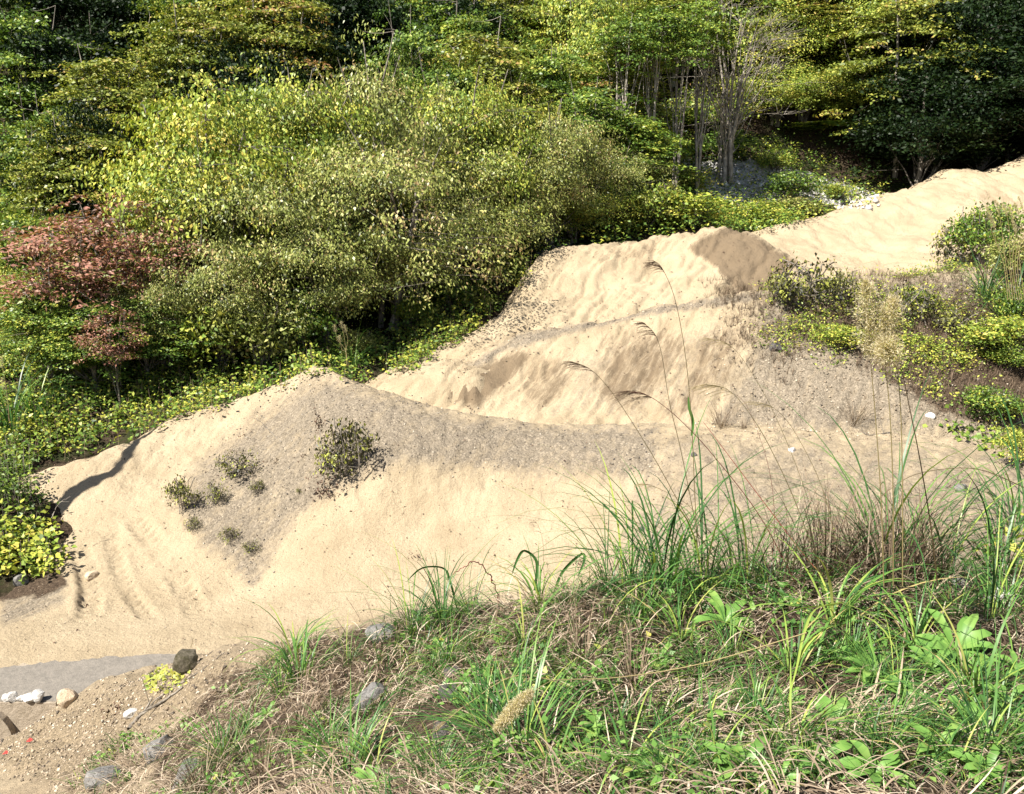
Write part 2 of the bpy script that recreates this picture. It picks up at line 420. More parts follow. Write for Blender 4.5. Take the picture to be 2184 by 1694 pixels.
def streak_coords(nt, phi, scale):
    g = nt.nodes.new('ShaderNodeNewGeometry'); m1 = nt.nodes.new('ShaderNodeMapping'); m1.inputs['Rotation'].default_value = (0, 0, -phi)
    m2 = nt.nodes.new('ShaderNodeMapping'); m2.inputs['Scale'].default_value = scale
    nt.links.new(g.outputs['Position'], m1.inputs['Vector']); nt.links.new(m1.outputs[0], m2.inputs['Vector']); return m2.outputs[0]
def sand_material(name, base_lo, base_hi, grav, dark, coarse=1.0, streak=(0.0, 1.0)):
    """pale quarry sand with gravel and wet patches where the mesh says so"""
    m, nt, out = new_mat(name)
    p = N(nt, 'ShaderNodeBsdfPrincipled', Roughness=0.92); p.inputs['Specular IOR Level'].default_value = 0.15
    pos = coords(nt)
    st = streak_coords(nt, math.radians(58), (0.28, 1.5, 0.4))
    base = ramp(nt, noise(nt, 0.9, 6, 0.6, pos), [(0.3, base_lo), (0.7, base_hi)])
    fine = noise(nt, 45*coarse, 3, 0.75, pos)
    base = mixc(nt, 0.55, base, ramp(nt, fine, [(0.32, (0.40, 0.37, 0.35)), (0.48, (1, 1, 1)), (0.7, (1.15, 1.15, 1.15))]), 'MULTIPLY')
    ga = N(nt, 'ShaderNodeAttribute', attribute_name='gravel')
    vor = N(nt, 'ShaderNodeTexVoronoi', Scale=24*coarse); nt.links.new(pos, vor.inputs['Vector'])
    gcol = ramp(nt, vor.outputs['Color'], [(0.0, tuple(x*0.40 for x in grav)), (0.35, tuple(x*0.8 for x in grav)), (0.7, grav), (1.0, tuple(min(1, x*1.6) for x in grav))])
    gcol = mixc(nt, 0.75, gcol, ramp(nt, noise(nt, 70*coarse, 3, 0.8, pos), [(0.3, (0.45, 0.43, 0.42)), (0.7, (1.3, 1.27, 1.2))]), 'MULTIPLY')
    gn = noise(nt, 3.0, 9, 0.85, pos)
    gs = noise(nt, 3.2, 4, 0.65, st)
    gm = math_n(nt, 'ADD', ga.outputs['Fac'], math_n(nt, 'MULTIPLY', math_n(nt, 'SUBTRACT', gn, 0.5), 1.5))
    gm = math_n(nt, 'ADD', gm, math_n(nt, 'MULTIPLY', math_n(nt, 'SUBTRACT', gs, 0.5), 1.2))
    gm = ramp(nt, gm, [(0.38, (0, 0, 0)), (0.95, (0.9, 0.9, 0.9))])
    gate = ramp(nt, ga.outputs['Fac'], [(0.02, (0, 0, 0)), (0.2, (1, 1, 1))])
    gm = math_n(nt, 'MULTIPLY', gm, gate)
    c = mixc(nt, gm, base, gcol)
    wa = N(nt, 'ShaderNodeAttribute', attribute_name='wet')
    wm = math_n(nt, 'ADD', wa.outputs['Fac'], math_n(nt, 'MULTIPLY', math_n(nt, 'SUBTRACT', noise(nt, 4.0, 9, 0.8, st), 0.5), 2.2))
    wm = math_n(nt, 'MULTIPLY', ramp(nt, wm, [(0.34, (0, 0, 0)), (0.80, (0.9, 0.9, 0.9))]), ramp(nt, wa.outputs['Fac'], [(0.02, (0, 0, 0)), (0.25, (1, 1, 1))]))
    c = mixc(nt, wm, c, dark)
    sa = N(nt, 'ShaderNodeAttribute', attribute_name='soil')
    sm = math_n(nt, 'ADD', sa.outputs['Fac'], math_n(nt, 'MULTIPLY', math_n(nt, 'SUBTRACT', noise(nt, 3.0, 6, 0.7, pos), 0.5), 1.0))
    sm = math_n(nt, 'MULTIPLY', ramp(nt, sm, [(0.4, (0, 0, 0)), (0.6, (1, 1, 1))]), ramp(nt, sa.outputs['Fac'], [(0.02, (0, 0, 0)), (0.2, (1, 1, 1))]))
    soil = ramp(nt, noise(nt, 20, 5, 0.8, pos), [(0.3, (0.02, 0.014, 0.009)), (0.5, (0.07, 0.048, 0.032)), (0.72, (0.18, 0.13, 0.085))])
    c = mixc(nt, sm, c, soil)
    nt.links.new(c, p.inputs['Base Color'])
    b1 = N(nt, 'ShaderNodeBump', Strength=1.0, Distance=0.07)
    nt.links.new(noise(nt, 9, 8, 0.72, pos), b1.inputs['Height'])
    b2 = N(nt, 'ShaderNodeBump', Strength=0.6, Distance=0.02)
    hh = math_n(nt, 'ADD', math_n(nt, 'MULTIPLY', fine, 0.5), math_n(nt, 'MULTIPLY', math_n(nt, 'MULTIPLY', vor.outputs['Distance'], gm), -1.2))
    nt.links.new(hh, b2.inputs['Height']); nt.links.new(b1.outputs[0], b2.inputs['Normal'])
    nt.links.new(b2.outputs[0], p.inputs['Normal'])
    nt.links.new(p.outputs[0], out.inputs[0])
    return m

SAND_LO, SAND_HI = (0.335, 0.262, 0.168), (0.44, 0.352, 0.235)
GRAV = (0.25, 0.212, 0.165)
M_SAND = sand_material('quarry sand', SAND_LO, SAND_HI, GRAV, (0.155, 0.112, 0.07), 1.0, (0.5, 1))
M_BANK = sand_material('bank earth', (0.29, 0.225, 0.15), (0.38, 0.305, 0.205), (0.31, 0.245, 0.165), (0.2, 0.15, 0.1), 1.7)

def hill_material():
    m, nt, out = new_mat('forest floor')
    p = N(nt, 'ShaderNodeBsdfPrincipled', Roughness=0.95); p.inputs['Specular IOR Level'].default_value = 0.1
    pos = coords(nt)
    c = ramp(nt, noise(nt, 6, 8, 0.8, pos), [(0.3, (0.012, 0.009, 0.006)), (0.5, (0.05, 0.034, 0.022)), (0.72, (0.14, 0.10, 0.07))])
    g = ramp(nt, noise(nt, 0.7, 5, 0.7, pos), [(0.45, (0, 0, 0)), (0.6, (1, 1, 1))])
    c = mixc(nt, g, c, ramp(nt, noise(nt, 9, 6, 0.8, pos), [(0.35, (0.01, 0.014, 0.005)), (0.65, (0.05, 0.06, 0.02))]))
    ra = N(nt, 'ShaderNodeAttribute', attribute_name='scree')
    rock = ramp(nt, noise(nt, 3, 8, 0.8, pos), [(0.35, (0.10, 0.09, 0.08)), (0.5, (0.45, 0.43, 0.40)), (0.65, (0.72, 0.70, 0.66))])
    rm = math_n(nt, 'ADD', ra.outputs['Fac'], math_n(nt, 'MULTIPLY', math_n(nt, 'SUBTRACT', noise(nt, 1.3, 6, 0.7, pos), 0.5), 1.6))
    rm = math_n(nt, 'MULTIPLY', ramp(nt, rm, [(0.42, (0, 0, 0)), (0.55, (1, 1, 1))]), ramp(nt, ra.outputs['Fac'], [(0.02, (0, 0, 0)), (0.2, (1, 1, 1))]))
    c = mixc(nt, rm, c, rock)
    nt.links.new(c, p.inputs['Base Color'])
    b = N(nt, 'ShaderNodeBump', Strength=0.8, Distance=0.2); nt.links.new(noise(nt, 4, 8, 0.75, pos), b.inputs['Height'])
    nt.links.new(b.outputs[0], p.inputs['Normal']); nt.links.new(p.outputs[0], out.inputs[0])
    return m
M_HILL = hill_material()

def in_poly(px, py, poly, soft=18.0):
    """soft membership of image points in a polygon (used once, to note where gravel lies)"""
    inside = np.zeros(px.shape, bool); dist = np.full(px.shape, 1e9)
    n = len(poly)
    for i in range(n):
        ax, ay = poly[i]; bx, by = poly[(i+1) % n]
        cond = ((ay > py) != (by > py)) & (px < (bx-ax)*(py-ay)/((by-ay) or 1e-9)+ax)
        inside ^= cond
        t = np.clip(((px-ax)*(bx-ax)+(py-ay)*(by-ay))/((bx-ax)**2+(by-ay)**2+1e-9), 0, 1)
        dist = np.minimum(dist, np.hypot(px-ax-t*(bx-ax), py-ay-t*(by-ay)))
    return np.clip(0.5 + np.where(inside, dist, -dist)/(2*soft), 0, 1)

ZONES = {
 'm1': {'gravel': [([(640,815),(700,800),(760,815),(900,855),(1000,882),(1150,895),(1400,900),(1420,1030),(1100,1018),(900,995),(780,1020),(640,1110),(540,1260),(440,1180),(370,1090),(400,1000),(520,900)], 34, 0.95),
                   ([(1380,900),(1500,900),(1900,915),(2300,940),(2300,1300),(1250,1260),(1290,1120),(1340,1010)], 70, 0.74),
                   ([(0,1240),(150,1230),(140,1290),(0,1340)], 15, 0.9)],
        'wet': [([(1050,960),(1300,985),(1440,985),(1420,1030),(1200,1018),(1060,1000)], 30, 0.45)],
        'soil': [([(-100,1190),(120,1200),(150,1250),(90,1275),(-100,1290)], 14, 0.8)]},
 'm2': {'gravel': [([(960,800),(1100,712),(1250,685),(1400,652),(1640,615),(1640,640),(1400,672),(1250,705),(1080,750),(1000,800)], 9, 1.0),
                   ([(1600,600),(2300,560),(2300,960),(1500,930),(1560,800),(1610,700)], 50, 1.0),
                   ([(1250,740),(1560,660),(1640,700),(1560,900),(1150,900),(1180,800)], 40, 0.50)],
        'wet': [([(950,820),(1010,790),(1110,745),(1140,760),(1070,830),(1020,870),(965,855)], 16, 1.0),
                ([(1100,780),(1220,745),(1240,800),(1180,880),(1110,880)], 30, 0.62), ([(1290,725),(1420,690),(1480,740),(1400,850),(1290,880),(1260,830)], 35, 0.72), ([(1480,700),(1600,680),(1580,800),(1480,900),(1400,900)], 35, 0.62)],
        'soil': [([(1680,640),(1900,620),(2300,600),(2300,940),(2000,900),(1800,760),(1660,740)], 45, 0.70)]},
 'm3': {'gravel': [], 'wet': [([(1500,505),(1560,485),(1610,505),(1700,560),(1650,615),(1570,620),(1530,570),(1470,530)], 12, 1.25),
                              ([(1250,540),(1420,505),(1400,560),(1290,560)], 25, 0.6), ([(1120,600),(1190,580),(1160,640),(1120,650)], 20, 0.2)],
        'soil': []},
 'm4': {'gravel': [], 'wet': [], 'soil': []},
 'bank': {'gravel': [([(-50,1600),(130,1490),(420,1395),(620,1360),(560,1430),(380,1520),(300,1640),(150,1700),(-50,1620)], 30, 1.0)], 'wet': [],
          'soil': [([(470,1440),(640,1370),(900,1310),(1300,1240),(1500,1240),(2600,1240),(2600,2200),(250,2200),(330,1600)], 50, 0.95)]},
}
def build_layer(nm, obj_name, mat, label_kind='structure', cut=0.35):
    fn, x0, x1, y0, y1, st = LAYERS[nm]
    xs = np.arange(x0, x1+st/2, st); ys = np.arange(y0, y1+st/2, st)
    X, Y = np.meshgrid(xs, ys, indexing='ij'); Z = fn(X, Y)
    others = np.max(np.stack([LZ[k] for k in LAYERS if k != nm]), axis=0)
    inside = (X > gx[0]) & (X < gx[-1]) & (Y > gy[0]) & (Y < gy[-1])
    keep = (Z > samp(others, X, Y) - cut) | ~inside
    kf = keep[:-1, :-1] | keep[1:, :-1] | keep[1:, 1:] | keep[:-1, 1:]
    nX, nY = X.shape
    idx = np.arange(nX*nY).reshape(nX, nY)
    f = np.stack([idx[:-1, :-1], idx[1:, :-1], idx[1:, 1:], idx[:-1, 1:]], -1)[kf]
    used = np.unique(f); remap = np.full(nX*nY, -1); remap[used] = np.arange(len(used))
    V = np.stack([X, Y, Z], -1).reshape(-1, 3)[used]; f = remap[f]
    at = {}
    if nm in ZONES:
        px, py = project(V[:, 0], V[:, 1], V[:, 2])
        for ch, polys in ZONES[nm].items():
            a = np.zeros(len(V))
            for poly, soft, k in polys:
                a = np.maximum(a, in_poly(px, py, poly, soft)*k)
            at[ch] = a
    if nm == 'hill':
        px, py = project(V[:, 0], V[:, 1], V[:, 2])
        at['scree'] = np.maximum(in_poly(px, py, [(1420,350),(1600,340),(1720,370),(1880,420),(1860,440),(1560,430),(1430,415)], 14),
                                 0.55*in_poly(px, py, [(1120,480),(1240,490),(1220,560),(1120,540)], 20))
        at['scree'] = np.where((V[:, 1] > 30) & (V[:, 1] < 70), at['scree'], 0)
    me = mesh_np(obj_name, V, f, at, smooth=True)
    return link(obj_name, me, mat, kind=label_kind)

build_layer('hill', 'hillside', M_HILL)
build_layer('m4', 'sand_ground', M_SAND)
bpy.data.objects['sand_ground'].name = 'sand_slope'
o = build_layer('m3', 'sand_hill', M_SAND)
o = build_layer('m2', 'sand_terrain', M_SAND)
o = build_layer('m1', 'sandy_ground', M_SAND)
o = build_layer('bank', 'grassy_ground', M_BANK)
# ------------------------------------------------------------------ plant materials
def leaf_material(name, stops, trans=0.35, rough=0.5, spec=0.25, hue_rand=0.0):
    m, nt, out = new_mat(name)
    a = N(nt, 'ShaderNodeAttribute', attribute_name='tint')
    oi = nt.nodes.new('ShaderNodeObjectInfo')
    f = math_n(nt, 'ADD', a.outputs['Fac'], math_n(nt, 'MULTIPLY', math_n(nt, 'SUBTRACT', oi.outputs['Random'], 0.5), hue_rand))
    c = ramp(nt, f, stops)
    p = N(nt, 'ShaderNodeBsdfPrincipled', Roughness=rough); p.inputs['Specular IOR Level'].default_value = spec
    t = nt.nodes.new('ShaderNodeBsdfTranslucent')
    nt.links.new(c, p.inputs['Base Color'])
    tc = mixc(nt, 1.0, c, (1.25, 1.3, 0.6), 'MULTIPLY'); nt.links.new(tc, t.inputs['Color'])
    mx = nt.nodes.new('ShaderNodeMixShader'); mx.inputs[0].default_value = trans
    nt.links.new(p.outputs[0], mx.inputs[1]); nt.links.new(t.outputs[0], mx.inputs[2]); nt.links.new(mx.outputs[0], out.inputs[0])
    return m
def bark_material(name, lo, hi, sc=8.0):
    m, nt, out = new_mat(name)
    p = N(nt, 'ShaderNodeBsdfPrincipled', Roughness=0.9); p.inputs['Specular IOR Level'].default_value = 0.15
    c = ramp(nt, noise(nt, sc, 6, 0.7, coords(nt, (1, 1, 0.4))), [(0.35, lo), (0.65, hi)])
    nt.links.new(c, p.inputs['Base Color']); nt.links.new(p.outputs[0], out.inputs[0])
    b = N(nt, 'ShaderNodeBump', Strength=0.5, Distance=0.03); nt.links.new(noise(nt, sc*3, 5, 0.7, coords(nt, (1, 1, 0.3))), b.inputs['Height']); nt.links.new(b.outputs[0], p.inputs['Normal'])
    return m
M_OLIVE = leaf_material('olive leaves', [(0.0, (0.035, 0.05, 0.012)), (0.35, (0.15, 0.18, 0.04)), (0.6, (0.30, 0.33, 0.085)), (0.85, (0.45, 0.43, 0.15)), (1.0, (0.36, 0.25, 0.12))], 0.18, 0.40, 0.3, 0.10)
M_SPARSE = leaf_material('dark shrub leaves', [(0.0, (0.012, 0.012, 0.006)), (0.5, (0.05, 0.05, 0.018)), (0.8, (0.16, 0.16, 0.035)), (1.0, (0.36, 0.38, 0.07))], 0.2, 0.45, 0.35)
M_LIME = leaf_material('yellow green leaves', [(0.0, (0.057, 0.103, 0.014)), (0.4, (0.218, 0.299, 0.046)), (0.75, (0.483, 0.494, 0.081)), (1.0, (0.575, 0.460, 0.103))], 0.22, 0.45, 0.3, 0.1)
M_GREEN = leaf_material('green leaves', [(0.0, (0.018, 0.040, 0.008)), (0.4, (0.085, 0.155, 0.026)), (0.75, (0.21, 0.29, 0.045)), (1.0, (0.44, 0.43, 0.07))], 0.18, 0.42, 0.3, 0.15)
M_MAPLE = leaf_material('turning leaves', [(0.0, (0.04, 0.06, 0.012)), (0.4, (0.17, 0.21, 0.035)), (0.75, (0.38, 0.38, 0.075)), (0.93, (0.42, 0.30, 0.10)), (1.0, (0.34, 0.18, 0.08))], 0.2, 0.42, 0.28, 0.22)
M_SHADELEAF = leaf_material('dark leaves', [(0.0, (0.003, 0.008, 0.002)), (0.5, (0.009, 0.022, 0.005)), (1.0, (0.028, 0.048, 0.010))], 0.12, 0.5, 0.2, 0.1)  # near-black leaf colour stands in for the shade of the hollows and right corner
M_RED = leaf_material('red leaves', [(0.0, (0.07, 0.04, 0.02)), (0.35, (0.26, 0.12, 0.08)), (0.7, (0.42, 0.19, 0.14)), (0.88, (0.40, 0.26, 0.16)), (1.0, (0.22, 0.26, 0.06))], 0.25, 0.5, 0.35, 0.1)
M_BROWNL = leaf_material('dry brown leaves', [(0.0, (0.05, 0.03, 0.025)), (0.6, (0.16, 0.10, 0.07)), (1.0, (0.26, 0.17, 0.10))], 0.15, 0.7, 0.15)
M_BARK = bark_material('grey brown bark', (0.06, 0.05, 0.04), (0.32, 0.28, 0.23))
M_PALEBARK = bark_material('pale bark', (0.13, 0.11, 0.09), (0.46, 0.41, 0.34))
M_DARKBARK = bark_material('dark bark', (0.02, 0.017, 0.013), (0.09, 0.075, 0.06))
M_STRAW = leaf_material('dry straw', [(0.0, (0.05, 0.032, 0.02)), (0.4, (0.19, 0.135, 0.09)), (0.8, (0.37, 0.285, 0.20)), (1.0, (0.55, 0.45, 0.34))], 0.1, 0.7, 0.2)
M_GRASS = leaf_material('grass blades', [(0.0, (0.022, 0.061, 0.017)), (0.4, (0.061, 0.154, 0.039)), (0.7, (0.143, 0.275, 0.055)), (0.9, (0.352, 0.418, 0.088)), (1.0, (0.462, 0.363, 0.154))], 0.3, 0.4, 0.4)
M_FORB = leaf_material('broad weed leaves', [(0.0, (0.06, 0.14, 0.03)), (0.5, (0.15, 0.29, 0.06)), (0.85, (0.25, 0.37, 0.09)), (1.0, (0.48, 0.45, 0.10))], 0.3, 0.45, 0.35)
M_PLUME = leaf_material('plume hair', [(0.0, (0.34, 0.25, 0.16)), (0.5, (0.60, 0.50, 0.33)), (1.0, (0.78, 0.70, 0.52))], 0.5, 0.8, 0.1)
M_PLUMEDARK = leaf_material('unopened plume', [(0.0, (0.05, 0.03, 0.02)), (1.0, (0.20, 0.12, 0.075))], 0.1, 0.6, 0.2)
M_STEM = leaf_material('grass stalks', [(0.0, (0.06, 0.035, 0.02)), (0.5, (0.15, 0.12, 0.045)), (1.0, (0.34, 0.27, 0.13))], 0.0, 0.5, 0.3)
M_REDSTEM = leaf_material('red stalks', [(0.0, (0.10, 0.02, 0.02)), (1.0, (0.25, 0.07, 0.05))], 0.0, 0.5, 0.3)

# ------------------------------------------------------------------ tree builder
def rdir(n, rng):
    v = rng.normal(size=(n, 3)); return norm(v)
def bez(a, b, c, K):
    t = np.linspace(0, 1, K)[None, :, None]
    return a[:, None]*(1-t)**2 + 2*b[:, None]*t*(1-t) + c[:, None]*t*t

def make_tree(seed, H=8.0, R=3.2, base=0.25, stems=3, limbs=26, clusters=420, per=70, cs=(0.42, 0.22), leaf=(0.12, 0.055),
              style='droop', tintc=0.5, tints=0.22, trunk_r=0.11, dome=0.75, bare=False, twigs=None, lump=0.35, spread=0.45, flat=1.0, subs=11):
    rng = np.random.default_rng(seed)
    # stems
    K = 9
    b0 = np.zeros((stems, 3)); b0[:, :2] = rng.normal(size=(stems, 2))*0.12*(stems > 1)
    ang = rng.uniform(0, 2*math.pi) + np.arange(stems)*2*math.pi/stems + rng.normal(size=stems)*0.3
    out = R*spread*rng.uniform(0.5, 1.0, stems)*(1.0 if stems > 1 else 0.25)
    top = np.stack([np.cos(ang)*out, np.sin(ang)*out, H*rng.uniform(0.78, 0.95, stems)], 1)
    mid = top*np.array([0.25, 0.25, 0.55]) + rng.normal(size=(stems, 3))*0.25
    sp = bez(b0, mid, top, K)
    sp[:, 1:-1] += rng.normal(size=(stems, K-2, 3))*0.05*R/3
    tb = [tubes(sp, trunk_r*rng.uniform(0.7, 1.1, stems), np.full(stems, 0.012), 6)]
    # crown clusters in a lumpy dome
    th = rng.uniform(0, 2*math.pi, clusters); u = rng.uniform(-0.62, 1.0, clusters)
    rr = rng.uniform(0.12, 1.0, clusters)**0.42
    lumps = rdir(14, rng); lumps[:, 2] = np.abs(lumps[:, 2])*0.9-0.15
    dvec = np.stack([np.cos(th)*np.sqrt(1-u*u), np.sin(th)*np.sqrt(1-u*u), u], 1)
    rr = rr*np.where(rng.random(clusters) < 0.10, rng.uniform(1.05, 1.28, clusters), 1.0)
    lf = 1 - lump + lump*np.clip((dvec@lumps.T).max(1), 0, 1)**3*1.5
    ch = H*(1-base)
    cen = dvec*rr[:, None]*lf[:, None]*np.array([R, R, ch*0.55]) + np.array([0, 0, H*base + ch*0.42])
    # most of the crown gathers into billows round the main limbs, with dark gaps between them
    nb = max(5, int(subs)); q = rdir(nb, rng); q[:, 2] = q[:, 2]*0.75 + 0.15
    bc = q*rng.uniform(0.45, 0.82, nb)[:, None]*np.array([R, R, ch*0.48]) + np.array([0, 0, H*base + ch*0.45])
    br = R*rng.uniform(0.20, 0.40, nb)*(11.0/nb)**0.25
    bi = rng.integers(0, nb, clusters); dd = dvec.copy(); dd[:, 2] = rng.uniform(-0.5, 1.0, clusters)
    bill = bc[bi] + norm(dd)*(br[bi]*rng.uniform(0.35, 1.0, clusters)**0.6)[:, None]*np.array([1.1, 1.1, 0.85 if style != 'layer' else 0.34])
    useb = rng.random(clusters) < 0.66
    cen = np.where(useb[:, None], bill, cen)
    sh = rng.random(clusters) < 0.06; cen[sh] = cen[sh]*np.array([1.08, 1.08, 1.07])
    cen[:, 2] = np.clip(cen[:, 2], H*base*0.6 + rng.uniform(0, .3, clusters), H*1.02)
    # limbs
    li = rng.choice(clusters, limbs, replace=False)
    ss = rng.integers(0, stems, limbs)
    tgt = cen[li]*np.array([0.85, 0.85, 1.0])
    k0 = np.clip(((tgt[:, 2]/H)*0.62*(K-1)).astype(int) + rng.integers(-1, 1, limbs), 1, K-2)
    st = sp[ss, k0]
    md = (st+tgt)/2 + np.stack([np.zeros(limbs), np.zeros(limbs), -0.06*H*np.ones(limbs)*rng.uniform(-0.2, 1, limbs)], 1)*0.6 + rng.normal(size=(limbs, 3))*0.12
    LK = 7
    lp = bez(st, md, tgt, LK); lp[:, 1:-1] += rng.normal(size=(limbs, LK-2, 3))*0.05
    lr = trunk_r*0.42*rng.uniform(0.6, 1.0, limbs)*(1-k0/(K+2))
    tb.append(tubes(lp, lr, np.full(limbs, 0.008), 4))
    # twigs to cluster centres
    nodes = np.concatenate([lp[:, 2:].reshape(-1, 3), sp[:, 3:].reshape(-1, 3)])
    d2 = ((cen[:, None]-nodes[None])**2).sum(-1) + 3.0*np.clip(nodes[None, :, 2]-cen[:, None, 2], 0, 9)**2
    near = nodes[d2.argmin(1)]
    nt_ = clusters if twigs is None else min(twigs, clusters)
    tw = bez(near[:nt_], (near[:nt_]+cen[:nt_])/2 + rng.normal(size=(nt_, 3))*0.1, cen[:nt_], 4)
    tb.append(tubes(tw, np.full(nt_, 0.012), np.full(nt_, 0.004), 3))
    if bare:
        # fine sprays of bare twigs
        m = 5
        s0 = np.repeat(cen, m, 0); e0 = s0 + norm(np.repeat(cen-near, m, 0)+1e-3)*rng.uniform(0.25, 0.8, (len(s0), 1)) + rng.normal(size=(len(s0), 3))*0.22 + np.array([0, 0, .1])
        tb.append(tubes(bez(s0, (s0+e0)/2 + rng.normal(size=s0.shape)*0.06, e0, 4), np.full(len(s0), 0.008), np.full(len(s0), 0.003), 3))
    # leaves
    ln = clusters*per
    ci = np.repeat(np.arange(clusters), per)
    g = rng.normal(size=(ln, 3))*np.array([cs[0], cs[0], cs[1]])
    outward = norm(cen*np.array([1, 1, 0]) + 1e-6)
    if style == 'layer':
        # sprays that lie flat and dip outwards
        rad = rng.uniform(0, 1, ln)**0.5*cs[0]*1.7; a = rng.uniform(0, 2*math.pi, ln)
        g = np.stack([np.cos(a)*rad, np.sin(a)*rad, rng.normal(size=ln)*cs[1]*0.35], 1)
        dip = rng.uniform(0.1, 0.45, clusters)
        g[:, 2] -= (g*outward[ci]).sum(1)*dip[ci]
    c = cen[ci] + g
    if style == 'droop':
        d = np.stack([rng.normal(size=ln)*0.45, rng.normal(size=ln)*0.45, -np.abs(rng.normal(size=ln))*0.9-0.25], 1) + outward[ci]*0.35
        nr = outward[ci]*0.9 + rng.normal(size=(ln, 3))*0.55 + np.array([0, 0, 0.6])
    elif style == 'layer':
        d = rng.normal(size=(ln, 3))*np.array([1, 1, 0.22]) + outward[ci]*0.3 + np.array([0, 0, -0.2])
        nr = rng.normal(size=(ln, 3))*0.45 + np.array([0, 0, 0.85]) + outward[ci]*0.55
    else:
        d = rdir(ln, rng) + outward[ci]*0.3 + np.array([0, 0, -0.1])
        nr = rdir(ln, rng)*0.8 + np.array([0, 0, 0.8]) + outward[ci]*0.3
    sz = rng.uniform(0.65, 1.3, ln)
    tint = tintc + tints*(rng.normal(size=clusters)*0.55)[ci] + tints*rng.normal(size=ln)*0.6
    lv = leaves(c, d, nr, leaf[0]*sz, leaf[1]*sz*rng.uniform(0.7, 1.15, ln), np.clip(tint, 0, 1))
    tv = joinv(tb)
    return tv, lv

PROTO = {}
def proto(key, barkm, leafm, **kw):
    tv, lv = make_tree(**kw)
    tm = mesh_np(key+' wood', tv[0], tv[1], {'tint': tv[2]}, smooth=True); tm.materials.append(barkm)
    lm = mesh_np(key+' leaves', lv[0], lv[1], {'tint': lv[2]}); lm.materials.append(leafm)
    PROTO[key] = (tm, lm, kw.get('H', 8.0), kw.get('R', 3.2))
for i, sd in enumerate((3, 14, 25)):
    proto(f'olive{i}', M_BARK, M_OLIVE, seed=sd, H=8, R=3.3, base=0.03, stems=5, subs=22, clusters=560, per=64, cs=(0.26, 0.22), leaf=(0.125, 0.055), style='droop', tintc=0.50, tints=0.34, spread=0.6, lump=0.55)
for i, sd in enumerate((33, 47)):
    proto(f'lime{i}', M_BARK, M_LIME, seed=sd, H=8, R=3.2, base=0.03, stems=4, subs=20, clusters=520, per=54, cs=(0.27, 0.20), leaf=(0.13, 0.07), style='droop', tintc=0.52, tints=0.32, spread=0.6, lump=0.55)
for i, sd in enumerate((52, 61)):
    proto(f'green{i}', M_BARK, M_GREEN, seed=sd, H=8, R=3.0, base=0.06, stems=2, clusters=330, subs=26, per=62, cs=(0.40, 0.14), leaf=(0.165, 0.10), style='layer', tintc=0.55, tints=0.30, lump=0.55)
for i, sd in enumerate((71, 83)):
    proto(f'maple{i}', M_PALEBARK, M_MAPLE, seed=sd, H=9, R=3.1, base=0.12, stems=2, clusters=330, subs=26, per=62, cs=(0.42, 0.13), leaf=(0.16, 0.10), style='layer', tintc=0.50, tints=0.30, trunk_r=0.10, lump=0.55)
for i, sd in enumerate((91, 97)):
    proto(f'dark{i}', M_BARK, M_SHADELEAF, seed=sd, H=10, R=3.2, base=0.12, stems=1, clusters=260, per=75, cs=(0.55, 0.22), leaf=(0.20, 0.12), style='any', tintc=0.5, tints=0.3, trunk_r=0.14)
for i, sd in enumerate((131, 137)):
    proto(f'tall{i}', M_DARKBARK, M_GREEN, seed=sd, H=24, R=4.2, base=0.66, stems=1, clusters=330, per=60, cs=(0.6, 0.3), leaf=(0.24, 0.15), style='any', tintc=0.4, tints=0.3, trunk_r=0.15, limbs=14)
proto('fork0', M_PALEBARK, M_OLIVE, seed=151, H=8, R=2.6, base=0.42, stems=6, limbs=34, clusters=300, per=46, cs=(0.26, 0.2), leaf=(0.125, 0.055), style='droop', tintc=0.5, tints=0.32, spread=0.75, subs=14, trunk_r=0.075)
proto('red0', M_BARK, M_RED, seed=104, H=4.6, R=2.0, base=0.3, stems=3, clusters=80, per=52, cs=(0.32, 0.09), leaf=(0.15, 0.06), style='layer', tintc=0.45, tints=0.42, trunk_r=0.05, limbs=18, subs=9)
proto('slim0', M_PALEBARK, M_GREEN, seed=163, H=9.5, R=1.7, base=0.58, stems=2, limbs=14, clusters=90, per=42, cs=(0.42, 0.13), leaf=(0.16, 0.10), style='layer', tintc=0.6, trunk_r=0.11, spread=0.35)
proto('bare0', M_PALEBARK, M_MAPLE, seed=113, H=9.5, R=2.6, base=0.2, stems=5, clusters=150, per=6, cs=(0.4, 0.3), leaf=(0.12, 0.06), style='droop', tintc=0.5, trunk_r=0.10, bare=True, limbs=48, spread=0.45)
proto('bare1', M_PALEBARK, M_MAPLE, seed=119, H=9.5, R=2.4, base=0.45, stems=3, clusters=140, per=40, cs=(0.5, 0.2), leaf=(0.13, 0.08), style='layer', tintc=0.5, trunk_r=0.085, bare=False, limbs=22, spread=0.6)
# low shrubs
for i, (sd, lm, tc) in enumerate(((201, M_GREEN, .7), (207, M_LIME, .45), (213, M_OLIVE, .5), (219, M_GREEN, .5))):
    proto(f'shrub{i}', M_BARK, lm, seed=sd, H=1.6, R=0.95, base=0.08, stems=6, limbs=12, clusters=70, per=42, cs=(0.17, 0.12), leaf=(0.095, 0.06), style='any', tintc=tc, tints=0.3, trunk_r=0.02, spread=0.6)
# sparse little shrubs of the quarry, dark leaves with a few bright ones
for i, sd in enumerate((231, 239)):
    proto(f'sparse{i}', M_BARK, M_SPARSE, seed=sd, H=1.1, R=0.62, base=0.05, stems=7, limbs=14, clusters=52, per=11, cs=(0.09, 0.10), leaf=(0.085, 0.05), style='droop', tintc=0.55, tints=0.45, subs=7, trunk_r=0.012, spread=0.7, lump=0.5)

